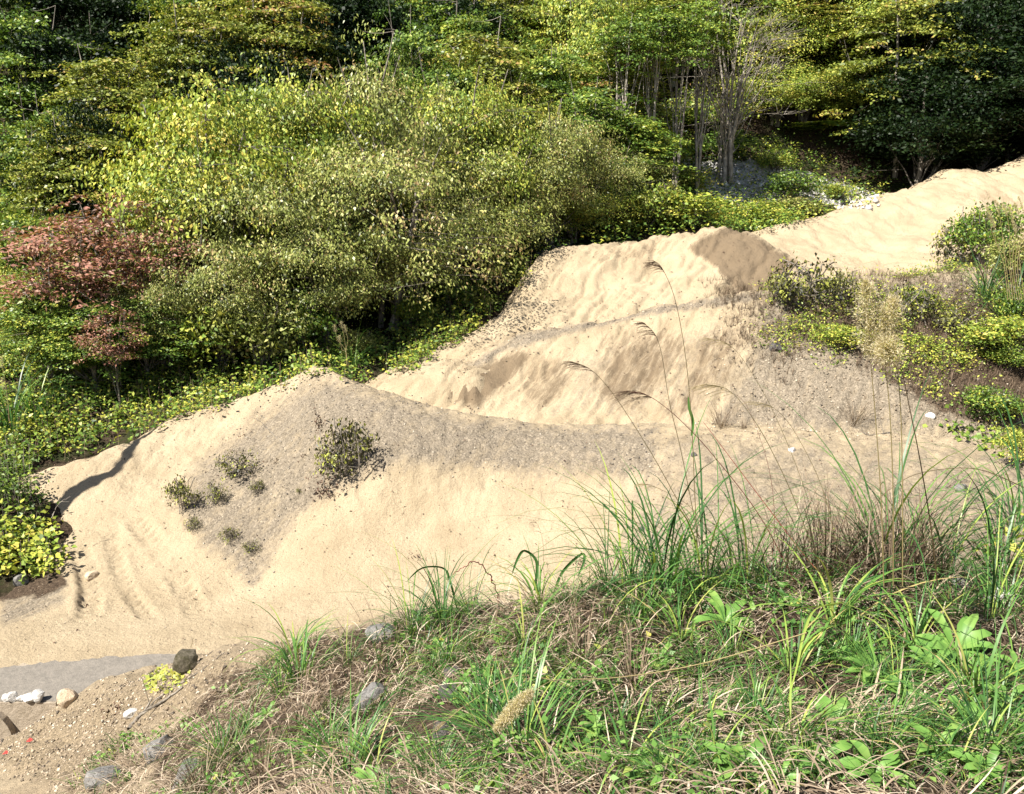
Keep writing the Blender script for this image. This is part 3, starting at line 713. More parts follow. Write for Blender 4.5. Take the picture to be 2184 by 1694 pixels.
def place(key, x, y, H, W, label, group=None, cat='tree', name='tree', rz=None, sink=0.05, top=None, z=None, lean=(0, 0)):
    tm, lm, h0, r0 = PROTO[key]
    zg = float(tps_like(x, y)) if z is None else z
    o = empty(name, (x, y, zg - sink), label=label, category=cat, group=group)
    o.rotation_euler = (lean[0], lean[1], random.uniform(0, 6.28) if rz is None else rz)
    o.scale = (W/(2*r0), W/(2*r0), H/h0)
    link('trunk', tm, None, o); link('crown', lm, None, o)
    return o
def tps_like(x, y):
    if gx[0] < x < gx[-1] and gy[0] < y < gy[-1]: return ground(x, y)
    return z_hill(np.array([x]), np.array([y]))[0]
def tree_at(key, px, top_py, Y, wpx, label, group=None, cat='tree', name='tree', base_py=None, **kw):
    """a tree whose crown top is seen at (px, top_py) when it stands Y metres ahead; wpx its width in the picture"""
    if key.startswith(('olive', 'lime')): Y = Y; wpx = wpx*1.1; top_py = top_py - 26
    d = ray(px, top_py + 80); x = d[0]/d[1]*Y
    zt = P(px, top_py, Y)[2]; zg = float(tps_like(x, Y))
    H = max(zt - zg, 0.8)
    W = wpx/FPX*math.hypot(Y, zt-CAMZ)
    return place(key, x, Y, H*1.04, W, label, group, cat, name, **kw)
# ------------------------------------------------------------------ the wood
T = tree_at
A = 'broad many-stemmed alders in the middle of the wood'
T('lime0', 420, 165, 32.3, 440, 'yellow-green many-stemmed tree at the left end of the central olive thicket', A, name='alder_tree')
T('lime1', 640, 135, 35.5, 380, 'yellow-green tree rising behind the left half of the central thicket', A, name='alder_tree')
T('olive0', 790, 85, 36.0, 400, 'tallest tree of the central thicket, its pale leafy top under the dark gap', A, name='alder_tree')
T('lime1', 1000, 150, 37.5, 340, 'bright olive tree on the right shoulder of the central thicket', A, name='alder_tree', rz=2.0)
T('olive1', 1170, 215, 38.5, 300, 'olive tree at the right end of the central thicket, beside the pale trunks', A, name='alder_tree')
T('olive2', 560, 300, 31.0, 420, 'brownish olive tree bulging forward in the left half of the thicket', A, name='alder_tree')
T('olive0', 830, 265, 32.3, 440, 'brownish olive tree at the very centre of the thicket', A, name='alder_tree', rz=1.1)
T('olive1', 1040, 300, 36.5, 340, 'olive tree in front on the right of the thicket, over the bare brown slope', A, name='alder_tree', rz=4.0)
T('olive2', 690, 430, 30.4, 360, 'low spreading olive tree with twisted pale limbs above the sand peak', A, name='alder_tree', rz=2.7)
T('olive0', 460, 470, 29.0, 280, 'small olive tree between the red-leaved tree and the twisted limbs', A, name='alder_tree', rz=5.0)
T('fork0', 965, 400, 34.5, 250, 'thin olive tree with pale forked stems beside the sand hill foot', A, name='alder_tree', rz=0.6)
T('fork0', 890, 470, 33.0, 190, 'slim tree with two pale leaning stems above the vivid green bush', A, name='alder_tree', rz=1.0)
T('lime0', 1220, 390, 40.5, 230, 'low yellow-green tree above the bare brown slope', A, name='alder_tree', rz=3.3)

T('red0', 120, 440, 27.5, 330, 'red-leaved tree nearest the left edge, dull red sprays over green', name='red_leaved_tree')
T('red0', 240, 385, 28.5, 300, 'red-leaved tree behind the first one, reaching highest', name='red_leaved_tree', rz=1.2)
T('red0', 360, 440, 29.0, 240, 'thin red-leaved tree mixed into the edge of the olive thicket', name='red_leaved_tree', rz=2.9)
T('green1', 190, 600, 26.6, 240, 'green leafy tree growing through the front of the red-leaved trees', name='broadleaf_tree', rz=2.9)
T('olive2', 340, 560, 28.2, 230, 'olive tree low between the red leaves and the small olive tree', name='broadleaf_tree', rz=1.9)
T('maple1', 150, 200, 33, 260, 'tree with dry tan sprays above the red-leaved trees', name='broadleaf_tree', rz=1.9)
T('red0', 245, 640, 25.8, 150, 'low red-leaved sapling hung with pale vine below the larger red tree', name='red_leaved_sapling', rz=2.2)

L = 'leafy trees at the left edge of the wood'
T('green0', 60, 170, 36.5, 260, 'green tree at the left edge below the sunlit slanting branches', L, name='broadleaf_tree')
T('green1', 30, 400, 29.8, 240, 'dark green tree at the left edge beside the red-leaved tree', L, name='broadleaf_tree')
T('dark0', 170, 260, 35.5, 230, 'tree with shade-dark leaves filling the gap left of the yellow-green tree', L, name='shade_dark_tree')
T('maple0', 230, 70, 40.0, 300, 'tree with flat yellow-green sprays in the upper left corner', L, name='maple_tree')
T('green1', 60, -40, 43.0, 280, 'green tree reaching out of the upper left corner', L, name='broadleaf_tree')
T('maple1', 400, -60, 42.0, 260, 'brown-tinged tree with one straight pale trunk behind the yellow-green tree', L, name='maple_tree')
T('dark1', 480, 60, 41.0, 240, 'dark tree behind the straight pale trunk', L, name='shade_dark_tree')
T('green0', 90, 560, 26.8, 230, 'bright green leafy tree under the red-leaved tree at the left edge', L, name='broadleaf_tree', rz=1.5)
T('lime1', 40, 560, 28.3, 170, 'yellow-green small tree hard against the left edge', L, name='broadleaf_tree', rz=3.5)
T('green1', 300, 590, 27.6, 230, 'green sapling thicket under the small olive tree', L, name='broadleaf_tree', rz=0.4)

B = 'trees of the upper slope behind the thicket'
T('dark0', 600, -30, 46.0, 300, 'dark tree behind the left half of the thicket top', B, name='shade_dark_tree', rz=1.0)
T('maple1', 560, -110, 44.0, 280, 'ochre and green tree overhead left of centre', B, name='maple_tree', rz=2.0)
T('green0', 850, -15, 42.0, 210, 'fresh green domed tree poking up right behind the thicket top', B, name='broadleaf_tree', rz=0.3)
T('dark1', 720, -60, 50.0, 280, 'dark tree left of the fresh green dome', B, name='shade_dark_tree', rz=2.5)
T('maple0', 1010, 10, 43.0, 300, 'brown-orange tree leaning over the dark hollow', B, name='maple_tree', rz=1.7)
T('green1', 1180, 60, 46.0, 240, 'green tree with tiered sprays right of the brown-orange tree', B, name='broadleaf_tree', rz=1.2)
T('maple1', 1300, 30, 49.0, 260, 'tree with tiered sprays and gold tips above the pale trunks', B, name='maple_tree', rz=0.9)
T('green0', 1330, 190, 44.0, 260, 'green layered tree in front of the left pale trunks', B, name='broadleaf_tree', rz=4.4)
T('olive2', 1310, 310, 42.0, 210, 'grey-green low tree at the foot of the pale trunks', B, name='alder_tree', rz=4.4)
T('slim0', 1330, 20, 45.5, 130, 'leftmost of the slim pale-trunked trees left of the bare grey tree', B, name='birch_tree')
T('slim0', 1400, -10, 46.5, 130, 'slim pale-trunked tree, second from the left', B, name='birch_tree', rz=1.0)
T('slim0', 1455, 10, 47, 130, 'slim pale-trunked tree right beside the bare grey tree', B, name='birch_tree', rz=2.0)
T('slim0', 1500, -20, 48.5, 120, 'slim pale-trunked tree touching the bare grey tree', B, name='birch_tree', rz=3.3)
T('maple0', 1440, -40, 59.6, 300, 'gold and green tree behind the bare grey tree', B, name='maple_tree', rz=3.0)
T('bare0', 1560, -30, 51, 260, 'bare grey tree with many pale forked stems', None, name='bare_tree')
R_ = 'trees of the right-hand slope'
T('lime1', 1630, -10, 59.2, 250, 'yellow tree just right of the bare grey tree', R_, name='broadleaf_tree', rz=1.0)
T('maple1', 1740, -40, 60.0, 280, 'ochre-topped tree in the upper right part of the wood', R_, name='maple_tree', rz=4.0)
T('lime0', 1840, -20, 59.6, 280, 'sunlit yellow-green tree near the top right of the wood', R_, name='broadleaf_tree', rz=5.0)
T('maple0', 1940, -60, 55.0, 280, 'last ochre tree before the dark shade of the right corner', R_, name='maple_tree', rz=5.5)
T('lime0', 1660, 140, 57.6, 240, 'yellow layered tree beside the bare tree, halfway down the slope', R_, name='broadleaf_tree', rz=0.2)
T('green0', 1770, 130, 58.4, 240, 'green layered tree in the middle of the right-hand slope', R_, name='broadleaf_tree', rz=2.2)
T('lime1', 1870, 200, 58.0, 230, 'pale green tree with level sprays at the edge of the shade', R_, name='broadleaf_tree', rz=3.9)
T('green1', 1790, 290, 57.6, 230, 'low green tree over the dark hollow behind the far sand slope', R_, name='broadleaf_tree', rz=0.8)
T('dark1', 1975, 110, 52.0, 260, 'dark tree half in shade above the far sand slope', R_, name='shade_dark_tree', rz=0.5)
T('dark0', 2000, 220, 54.0, 280, 'dark tree in shade right above the far sand crest', R_, name='shade_dark_tree', rz=0.5)
T('dark1', 2110, 60, 53.0, 330, 'dark tree in the upper right corner', R_, name='shade_dark_tree', rz=1.5)
T('dark0', 2150, 230, 55.0, 260, 'dark tree low in the right corner behind the shaded sand', R_, name='shade_dark_tree', rz=2.5)
T('dark1', 1900, 330, 59.6, 180, 'dark low tree in the hollow behind the far sand slope', R_, name='shade_dark_tree', rz=3.5)
T('dark0', 2050, -60, 56.0, 260, 'dim tree at the very top right, inside the shade', R_, name='shade_dark_tree', rz=3.5)
T('dark0', 2230, 120, 50.0, 260, 'dark tree cut by the right edge of the picture', R_, name='shade_dark_tree', rz=4.5)

F = 'trees filling the slope between the thicket and the top of the picture'
for k, px, top, Y, w, lb in (('green1', 940, 60, 40, 230, 'green tree just behind the right part of the thicket top'), ('maple0', 1100, 130, 42, 230, 'gold-tinged tree right of the thicket top'), ('green0', 1240, 150, 43, 240, 'green tiered tree above the right end of the thicket'),
        ('maple1', 1620, 60, 60, 230, 'ochre tree behind the yellow tree by the bare one'),
        ('lime1', 1720, 180, 58, 220, 'yellow-green tree in the middle of the right slope'), ('green0', 1820, 100, 60, 240, 'green tree between the ochre and the pale green ones'), ('maple0', 1900, 120, 60, 220, 'gold tree at the edge of the shade'),
        ('dark1', 190, 200, 33.5, 190, 'dark tree in the hollow left of the thicket'), ('dark0', 180, 10, 44, 260, 'dark tree high in the left corner'), ('maple1', 620, 20, 46, 260, 'ochre tree over the left half of the thicket'), ('green0', 1000, -60, 50, 260, 'green tree above the brown-orange tree'), ('lime0', 1250, -60, 52, 260, 'yellow-green tree at the top, above the tiered trees'),
        ('dark0', 610, 90, 40, 200, 'dark tree in the hollow behind the left half of the thicket'), ('dark1', 1080, 200, 41, 150, 'dark tree in the hollow right of the thicket top')):
    T(k, px, top, Y, w, lb, F, name='broadleaf_tree' if k[0] != 'd' else 'shade_dark_tree', rz=px*0.01)

# upper slope: rows that close the view above everything else
UP = 'trees high on the hillside'
rr = random.Random(4)
keys = ['maple0', 'dark0', 'green0', 'green1', 'dark0', 'maple0', 'dark1', 'dark1']
MARKS = [(0, 'the upper left corner'), (230, 'the flat yellow-green sprays'), (450, 'the straight pale trunk'), (650, 'the left half of the thicket'), (850, 'the fresh green dome'), (1050, 'the brown-orange tree'), (1250, 'the tiered trees'), (1430, 'the pale trunks'), (1560, 'the bare grey tree'), (1750, 'the yellow trees'), (1950, 'the edge of the shade'), (2150, 'the dark right corner')]
hue = {'m': 'gold-tinged', 'g': 'green', 'l': 'yellow-green', 'd': 'dark'}
used_labels = set()
for row, (Y, x0, x1, stp) in enumerate(((52, -30, 8, 4.6), (60, -36, 38, 5.2), (69, -42, 46, 6.0))):
    x = x0
    while x < x1:
        k = rr.choice(keys) if x < 22 else rr.choice(['dark0', 'dark1'])  # right-hand rows get only leaves coloured dark as shade
        xx = x + rr.uniform(-1, 1); yy = Y + rr.uniform(-2, 2)
        pxx = CX + xx/yy*FPX*0.98; mk = min(MARKS, key=lambda m_: abs(m_[0]-pxx)); side = 'left of' if pxx < mk[0]-25 else 'right of' if pxx > mk[0]+25 else 'straight above'
        lb = f"{hue[k[0]]} tree in the {('lowest', 'middle', 'highest')[row]} hillside row, {side} {mk[1]}"
        if lb in used_labels: lb = lb.replace(' tree in', ' tree, second of its hue, in')
        used_labels.add(lb)
        place(k, xx, yy, rr.uniform(8.5, 11), rr.uniform(6.2, 7.6), lb, UP, name='forest_tree', rz=rr.uniform(0, 6.28))
        x += stp*rr.uniform(0.85, 1.15)

# shrubs at the foot of the wood
S = 'shrubs at the foot of the wood'
def shrub(k, px, py, wpx, hpx, label, group=S, name='shrub', **kw):
    x, y, z = G(px, py) if 'Y' not in kw else P(px, py, kw.pop('Y'))
    D = math.sqrt(x*x+y*y+(z-CAMZ)**2)
    return place(k, x, y, hpx/FPX*D*1.05, wpx/FPX*D, label, group, 'shrub', name, z=z, **kw)
spec = [
 ('shrub0', 190, 800, 150, 130, 'bright green bush under the red-leaved sapling'),
 ('shrub1', 300, 760, 160, 150, 'yellow-green bush hung with round vine leaves left of centre'),
 ('shrub3', 390, 770, 150, 140, 'green bush below the small olive tree'),
 ('shrub1', 130, 700, 150, 160, 'yellow-green bush at the left, right of the pale plumes'),
 ('shrub0', 470, 800, 150, 130, 'green bush left of the sand peak, halfway up the thicket foot'),
 ('shrub2', 560, 790, 150, 120, 'olive bush just left of the sand peak'),
 ('shrub3', 640, 760, 130, 110, 'dark green bush behind the sand peak'),
 ('shrub0', 880, 700, 90, 80, 'vivid green bush at the base of the two pale stems'),
 ('shrub3', 950, 655, 130, 80, 'low green bush left of the sand hill'),
 ('shrub1', 1060, 610, 120, 90, 'yellow-green bush touching the left flank of the sand hill'),
 ('shrub2', 760, 760, 110, 60, 'low dull bush right of the sand peak'),
 ('shrub0', 60, 640, 170, 150, 'bright green bush at the left edge'),
 ('shrub1', 1480, 485, 170, 70, 'yellow-green bush behind the crest of the sand hill'),
 ('shrub0', 1380, 490, 170, 110, 'green bush behind the sand hill, left of its top'),
 ('shrub3', 1290, 500, 160, 120, 'dark green bush behind the left shoulder of the sand hill'),
 ('shrub1', 1600, 478, 130, 50, 'yellow-green bush in the notch between the sand hill and far slope'),
 ('shrub2', 1700, 462, 110, 40, 'dull low bush behind the far sand slope'),
 ('shrub0', 1650, 372, 80, 50, 'vivid green bush over the white rocks'),
 ('shrub3', 1530, 345, 150, 60, 'green bush along the top of the white rocks'),
 ('shrub0', 1400, 380, 160, 110, 'green bush left of the white rocks'),
 ('shrub1', 1790, 430, 80, 36, 'thin green bush at the right end of the white rocks'),
 ('shrub1', 1480, 420, 110, 60, 'yellow-green bush hiding the left end of the white rocks'),
 ('shrub3', 1690, 430, 120, 60, 'green bush before the right half of the white rocks'),
 ('shrub1', 1340, 300, 160, 90, 'yellow-green bush below the pale trunks'),
 ('shrub0', 1500, 290, 160, 90, 'green bush under the leafless twigs'),
 ('shrub2', 1230, 440, 140, 110, 'olive bush above the bare brown slope'),
]
for i, (k, px, py, w, h, lb) in enumerate(spec):
    f_ = 1.35 if px < 700 else 1.0
    shrub(k, px, py, w*f_, h*f_, lb, rz=rr.uniform(0, 6.28))
# ------------------------------------------------------------------ loose cover that nobody could count
def scatter(n, x0, x1, y0, y1, polys, rng, soft=12, dens=None):
    """random ground points whose picture position lies in one of the polygons"""
    X = rng.uniform(x0, x1, n); Y = rng.uniform(y0, y1, n); Z = ground(X, Y)
    px, py = project(X, Y, Z); a = np.zeros(n)
    for poly in polys: a = np.maximum(a, in_poly(px, py, poly, soft))
    k = a > rng.random(n)
    if dens is not None: k &= dens(X, Y) > rng.random(n)
    return X[k], Y[k], Z[k]
def weeds_mesh(X, Y, Z, rng, hgt=(0.2, 0.6), nl=(10, 22), leaf=(0.09, 0.05), spread=0.22, tint=(0.5, 0.3), style='any'):
    n = len(X); cnt = rng.integers(nl[0], nl[1], n); ci = np.repeat(np.arange(n), cnt); m = len(ci)
    h = rng.uniform(*hgt, n); base = np.stack([X, Y, Z], 1)
    u = rng.uniform(0.15, 1, m)
    c = base[ci] + np.stack([rng.normal(size=m)*spread*(0.4+u), rng.normal(size=m)*spread*(0.4+u), u*h[ci]], 1)
    d = rng.normal(size=(m, 3))*np.array([1, 1, 0.5]); nr = rng.normal(size=(m, 3))*0.45 + np.array([0, -0.25, 1.0])
    sz = rng.uniform(0.6, 1.4, m)
    tt = np.clip(tint[0] + tint[1]*(rng.normal(size=n)*0.6)[ci] + tint[1]*rng.normal(size=m)*0.6, 0, 1)
    lv = leaves(c, d, nr, leaf[0]*sz, leaf[1]*sz, tt)
    top = base + np.stack([rng.normal(size=n)*0.06, rng.normal(size=n)*0.06, h], 1)
    tb = tubes(bez(base, (base+top)/2 + rng.normal(size=(n, 3))*0.03, top, 4), np.full(n, 0.007), np.full(n, 0.003), 3)
    return lv, tb
rng = np.random.default_rng(77)
WOODFOOT = [(-200,1010),(0,1005),(200,965),(400,888),(550,842),(690,790),(760,812),(870,790),(960,735),(1050,680),(1110,605),(1135,545),(1200,520),(1150,500),(1000,590),(880,640),(700,690),(400,700),(0,660),(-200,660)]
RIGHTFOOT = [(1180,525),(1300,515),(1480,495),(1620,495),(1700,472),(1780,455),(1560,436),(1430,420),(1415,350),(1560,338),(1700,365),(1890,400),(1880,380),(1700,335),(1560,310),(1400,330),(1250,380),(1200,440)]
dn = lambda x, y: np.clip(0.62 + 1.3*fbm(x*0.6, y*0.6, 3), 0.08, 1)
X1, Y1, Z1 = scatter(17000, -24, 4, 19, 40, [WOODFOOT], rng, 14, dn)
lv, tb = weeds_mesh(X1, Y1, Z1, rng, (0.15, 0.75), (9, 20), (0.115, 0.07), 0.17, (0.62, 0.36))
link('undergrowth', mesh_np('undergrowth', lv[0], lv[1], {'tint': lv[2]}), M_GREEN, kind='stuff', label='low green and yellow undergrowth between the wood and the sand')
link('undergrowth_stems', mesh_np('undergrowth stems', tb[0], tb[1], {'tint': tb[2]}), M_STRAW, kind='stuff', label='thin stems of the low undergrowth')
X1, Y1, Z1 = scatter(14000, -2, 30, 36, 60, [RIGHTFOOT], rng, 14, dn)
Xb, Yb, Zb = scatter(1500, 6, 30, 44, 62, [[(1420,350),(1600,340),(1720,370),(1880,420),(1860,440),(1560,430),(1430,415)]], rng, 10)
X1, Y1, Z1 = np.r_[X1, Xb], np.r_[Y1, Yb], np.r_[Z1, Zb]
lv, tb = weeds_mesh(X1, Y1, Z1, rng, (0.3, 1.1), (8, 16), (0.15, 0.09), 0.26, (0.62, 0.34))
link('undergrowth', mesh_np('undergrowth far', lv[0], lv[1], {'tint': lv[2]}), M_GREEN, kind='stuff', label='low leafy growth behind the sand hill crests')
# dim ground plants deeper in the wood
X1 = rng.uniform(-45, 45, 9000); Y1 = rng.uniform(27, 70, 9000); Z1 = samp(LZ['hill'], X1, Y1)
k = (Z1 >= ground(X1, Y1) - 0.02) & (dn(X1*1.3, Y1*1.3) > rng.random(9000)); X1, Y1, Z1 = X1[k], Y1[k], Z1[k]
lv, tb = weeds_mesh(X1, Y1, Z1, rng, (0.2, 1.0), (8, 14), (0.18, 0.10), 0.35, (0.35, 0.3))
link('forest_undergrowth', mesh_np('forest undergrowth', lv[0], lv[1], {'tint': lv[2]}), M_GREEN, kind='stuff', label='dim ground plants under the trees')

# weeds on the gravelly right-hand slope
RW = [(1640,600),(1800,590),(2000,590),(2300,560),(2300,960),(2080,900),(1980,850),(1900,800),(1750,760),(1640,740)]
dn2 = lambda x, y: np.clip(0.25 + 2.2*fbm(x*0.7+9, y*0.7, 3), 0.03, 1)
X1, Y1, Z1 = scatter(15000, 5, 20, 18, 32, [RW], rng, 40, dn2)
lv, tb = weeds_mesh(X1, Y1, Z1, rng, (0.1, 0.50), (7, 15), (0.075, 0.042), 0.14, (0.40, 0.36))
link('slope_weeds', mesh_np('slope weeds', lv[0], lv[1], {'tint': lv[2]}), M_LIME, kind='stuff', label='yellow-green weeds spread over the gravelly right slope')
X1, Y1, Z1 = scatter(12000, 5, 20, 18, 32, [RW, [(1500,560),(1700,600),(1700,820),(1560,760)]], rng, 30)
n = len(X1); B = np.stack([X1, Y1, Z1-0.02], 1)
m = 6; b5 = np.repeat(B, m, 0); nn = len(b5)
bl = blades(b5, rng.uniform(0, 6.28, nn), rng.uniform(0.05, 0.7, nn), rng.uniform(0.10, 0.45, nn), np.full(nn, 0.008), rng.uniform(0, 1.0, nn), rng.uniform(0.0, 0.5, nn), K=3)
link('dry_weeds', mesh_np('dry weeds', bl[0], bl[1], {'tint': bl[2]}), M_STRAW, kind='stuff', label='grey-brown dead weed stalks on the right slope')

# stones: loose gravel
def stones_mesh(X, Y, Z, size, rng):
    n = len(X); o = np.array([[1,0,0],[-1,0,0],[0,1,0],[0,-1,0],[0,0,1],[0,0,-1]], float)
    s = size[:, None, None]*rng.uniform(0.55, 1.2, (n, 6, 1))*np.array([1, 0.85, 0.62])
    v = o[None]*s + rng.normal(size=(n, 6, 3))*size[:, None, None]*0.16
    a = rng.uniform(0, 6.28, n); c, sn = np.cos(a)[:, None], np.sin(a)[:, None]
    vx = v[..., 0]*c - v[..., 1]*sn; vy = v[..., 0]*sn + v[..., 1]*c
    v = np.stack([vx, vy, v[..., 2]], -1) + np.stack([X, Y, Z + size*0.15], 1)[:, None]
    tri = np.array([[0,2,4],[2,1,4],[1,3,4],[3,0,4],[2,0,5],[1,2,5],[3,1,5],[0,3,5]])
    f = (np.arange(n)[:, None, None]*6 + tri[None]).reshape(-1, 3)
    return v.reshape(-1, 3), f, np.repeat(rng.random(n), 8)
def stone_material(name, stops):
    m, nt, out = new_mat(name)
    a = N(nt, 'ShaderNodeAttribute', attribute_name='tint')
    p = N(nt, 'ShaderNodeBsdfPrincipled', Roughness=0.85); p.inputs['Specular IOR Level'].default_value = 0.2
    c = ramp(nt, a.outputs['Fac'], stops)
    c = mixc(nt, 0.5, c, ramp(nt, noise(nt, 30, 4, 0.7, coords(nt)), [(0.3, (0.6, 0.6, 0.6)), (0.7, (1.2, 1.2, 1.2))]), 'MULTIPLY')
    nt.links.new(c, p.inputs['Base Color']); nt.links.new(p.outputs[0], out.inputs[0]); return m
M_GRAVEL = stone_material('gravel stones', [(0.0, (0.07, 0.06, 0.05)), (0.25, (0.22, 0.17, 0.12)), (0.75, (0.38, 0.30, 0.21)), (1.0, (0.58, 0.50, 0.39))])
M_GRAVGREY = stone_material('grey gravel stones', [(0.0, (0.05, 0.045, 0.05)), (0.3, (0.16, 0.135, 0.11)), (0.8, (0.30, 0.26, 0.20)), (1.0, (0.55, 0.49, 0.40))])
GP = ZONES['bank']['gravel'][0][0]
X1, Y1, Z1 = scatter(26000, -10, -2, 7, 14.5, [GP], rng, 18)
sv = stones_mesh(X1, Y1, Z1, 0.009 + 0.030*rng.random(len(X1))**3.2, rng)
link('bank_gravel', mesh_np('bank gravel', sv[0], sv[1], {'tint': sv[2]}), M_GRAVEL, kind='stuff', label='coarse crumbly gravel on the bank edge above the concrete')
X1, Y1, Z1 = scatter(42000, -11, 14, 12, 26, [ZONES['m1']['gravel'][0][0]], rng, 30, lambda x, y: np.clip(0.55+1.5*fbm(x*1.5, y*0.7, 4), 0.05, 1))
sv = stones_mesh(X1, Y1, Z1, 0.010 + 0.030*rng.random(len(X1))**3.5, rng)
link('gravel', mesh_np('mound gravel', sv[0], sv[1], {'tint': sv[2]}), M_GRAVGREY, kind='stuff', label='grey gravel strewn over the near sand mound')
X1, Y1, Z1 = scatter(30000, -5, 19, 20, 31, [[(1560,660),(1700,600),(2300,560),(2300,960),(1500,930)], ZONES['m2']['gravel'][0][0], [(1780,760),(1960,720),(2120,960),(1900,940),(1760,930)]], rng, 30)
sz = 0.012 + 0.045*rng.random(len(X1))**4.0
sv = stones_mesh(X1, Y1, Z1, sz, rng)
link('gravel', mesh_np('slope gravel', sv[0], sv[1], {'tint': sv[2]}), M_GRAVEL, kind='stuff', label='stony rubble on the right-hand slope')
X1, Y1, Z1 = scatter(26000, -14, 14, 11.5, 27, [[(0,1400),(0,1010),(400,885),(690,785),(1000,880),(1300,905),(1300,1280),(760,1345),(400,1400)]], rng, 10)
sv = stones_mesh(X1, Y1, Z1, 0.006 + 0.016*rng.random(len(X1))**3, rng)
link('sand_crumbs', mesh_np('sand crumbs', sv[0], sv[1], {'tint': sv[2]}), M_GRAVEL, kind='stuff', label='fine crumbs and grit on the smooth sand')
# white scree in the wood
X1, Y1, Z1 = scatter(9000, 6, 30, 44, 62, [[(1420,350),(1600,340),(1720,370),(1880,420),(1860,440),(1560,430),(1430,415)]], rng, 12)
sv = stones_mesh(X1, Y1, Z1, 0.05 + 0.28*rng.random(len(X1))**3, rng)
M_SCREE = stone_material('white scree', [(0.0, (0.30, 0.28, 0.26)), (1.0, (0.78, 0.76, 0.72))])
link('scree', mesh_np('scree', sv[0], sv[1], {'tint': sv[2]}), M_SCREE, kind='stuff', label='whitish broken rock showing between the bushes of the wood')

# fallen leaves and crumbs on the sand
SAND_ALL = [(0,1400),(0,1010),(400,885),(690,785),(1000,880),(1300,905),(2184,940),(2184,1250),(1250,1280),(760,1345),(400,1400)]
X1, Y1, Z1 = scatter(1500, -14, 14, 12, 27, [SAND_ALL], rng, 10)
n = len(X1); c = np.stack([X1, Y1, Z1+0.015], 1)
lv = leaves(c, rng.normal(size=(n, 3))*np.array([1, 1, .25]), rng.normal(size=(n, 3))*0.35+np.array([0, 0, 1.]), rng.uniform(0.03, 0.075, n), rng.uniform(0.015, 0.045, n), rng.random(n)*0.7, 0.5)
link('leaf_litter', mesh_np('leaf litter', lv[0], lv[1], {'tint': lv[2]}), M_BROWNL, kind='stuff', label='small dark fallen leaves scattered on the sand')
X1, Y1, Z1 = scatter(900, -8, 16, 24, 40, [[(870,800),(1130,560),(1560,490),(1900,600),(1650,900),(1000,880)]], rng, 8)
n = len(X1); c = np.stack([X1, Y1, Z1+0.02], 1)
lv = leaves(c, rng.normal(size=(n, 3))*np.array([1, 1, .25]), rng.normal(size=(n, 3))*0.35+np.array([0, 0, 1.]), rng.uniform(0.04, 0.12, n), rng.uniform(0.03, 0.06, n), rng.random(n)*0.6, 0.5)
link('leaf_litter', mesh_np('leaf litter back', lv[0], lv[1], {'tint': lv[2]}), M_BROWNL, kind='stuff', label='dark crumbs and leaves on the rear sand hills')

# ------------------------------------------------------------------ rocks
def rock_material(name, lo, hi, moss=None):
    m, nt, out = new_mat(name)
    oc = nt.nodes.new('ShaderNodeTexCoord')
    p = N(nt, 'ShaderNodeBsdfPrincipled', Roughness=0.85); p.inputs['Specular IOR Level'].default_value = 0.25
    c = ramp(nt, noise(nt, 7, 8, 0.75, oc.outputs['Object'], 0.5), [(0.32, lo), (0.68, hi)])
    if moss:
        c = mixc(nt, ramp(nt, noise(nt, 4, 6, 0.75, oc.outputs['Object']), [(0.42, (0, 0, 0)), (0.6, (1, 1, 1))]), c, moss)
    nt.links.new(c, p.inputs['Base Color'])
    b = N(nt, 'ShaderNodeBump', Strength=0.8, Distance=0.03); nt.links.new(noise(nt, 16, 8, 0.75, oc.outputs['Object']), b.inputs['Height'])
    nt.links.new(b.outputs[0], p.inputs['Normal']); nt.links.new(p.outputs[0], out.inputs[0]); return m
M_ROCK = rock_material('grey rock', (0.08, 0.075, 0.07), (0.30, 0.285, 0.265))
M_ROCKMOSS = rock_material('mossy rock', (0.06, 0.05, 0.035), (0.20, 0.17, 0.12), (0.045, 0.04, 0.018))
M_ROCKDARK = rock_material('dark rock', (0.04, 0.036, 0.034), (0.15, 0.135, 0.125))
M_ROCKPALE = rock_material('pale rock', (0.42, 0.40, 0.37), (0.78, 0.75, 0.70))
M_ROCKTAN = rock_material('tan rock', (0.40, 0.30, 0.20), (0.62, 0.50, 0.36))
def rock_mesh(seed, facet=0.5, sub=3):
    import bmesh
    bm = bmesh.new(); bmesh.ops.create_icosphere(bm, subdivisions=sub, radius=0.5)
    r = np.random.default_rng(seed); pl = rdir(11, r); dd = r.uniform(0.26, 0.46, 11)
    for v in bm.verts:
        p = np.array(v.co)
        for q, k in zip(pl, dd):
            e = p@q - k
            if e > 0: p = p - q*e*0.9
        p = p*(1+0.12*vnoise(np.array([p[0]*5+seed]), np.array([p[1]*5+p[2]*7]))[0] + 0.05*vnoise(np.array([p[0]*14+seed]), np.array([p[1]*14+p[2]*15]))[0])
        v.co = p
    me = bpy.data.meshes.new('rock'); bm.to_mesh(me); bm.free(); return me
ROCKS = [rock_mesh(s) for s in (1, 2, 3, 4, 5)]
def rock(k, px, py, w, h, mat, label, name='rock', group=None, rot=(0, 0, 0), sink=0.25, depth=None):
    x, y, z = G(px, py); D = math.sqrt(x*x+y*y+(z-CAMZ)**2); w = w*0.92; h = h*0.92; W = w/FPX*D; H = h/FPX*D; sink = sink if sink == 0.1 else 0.42
    me = ROCKS[k].copy(); me.materials.clear(); me.materials.append(mat)
    o = link(name, me, None, None, label=label, category='rock', group=group)
    o.location = (x, y + W*0.2, z + H*(0.5-sink)); o.scale = (W*1.1, (depth or W)*1.0, H*1.3); o.rotation_euler = rot
    return o
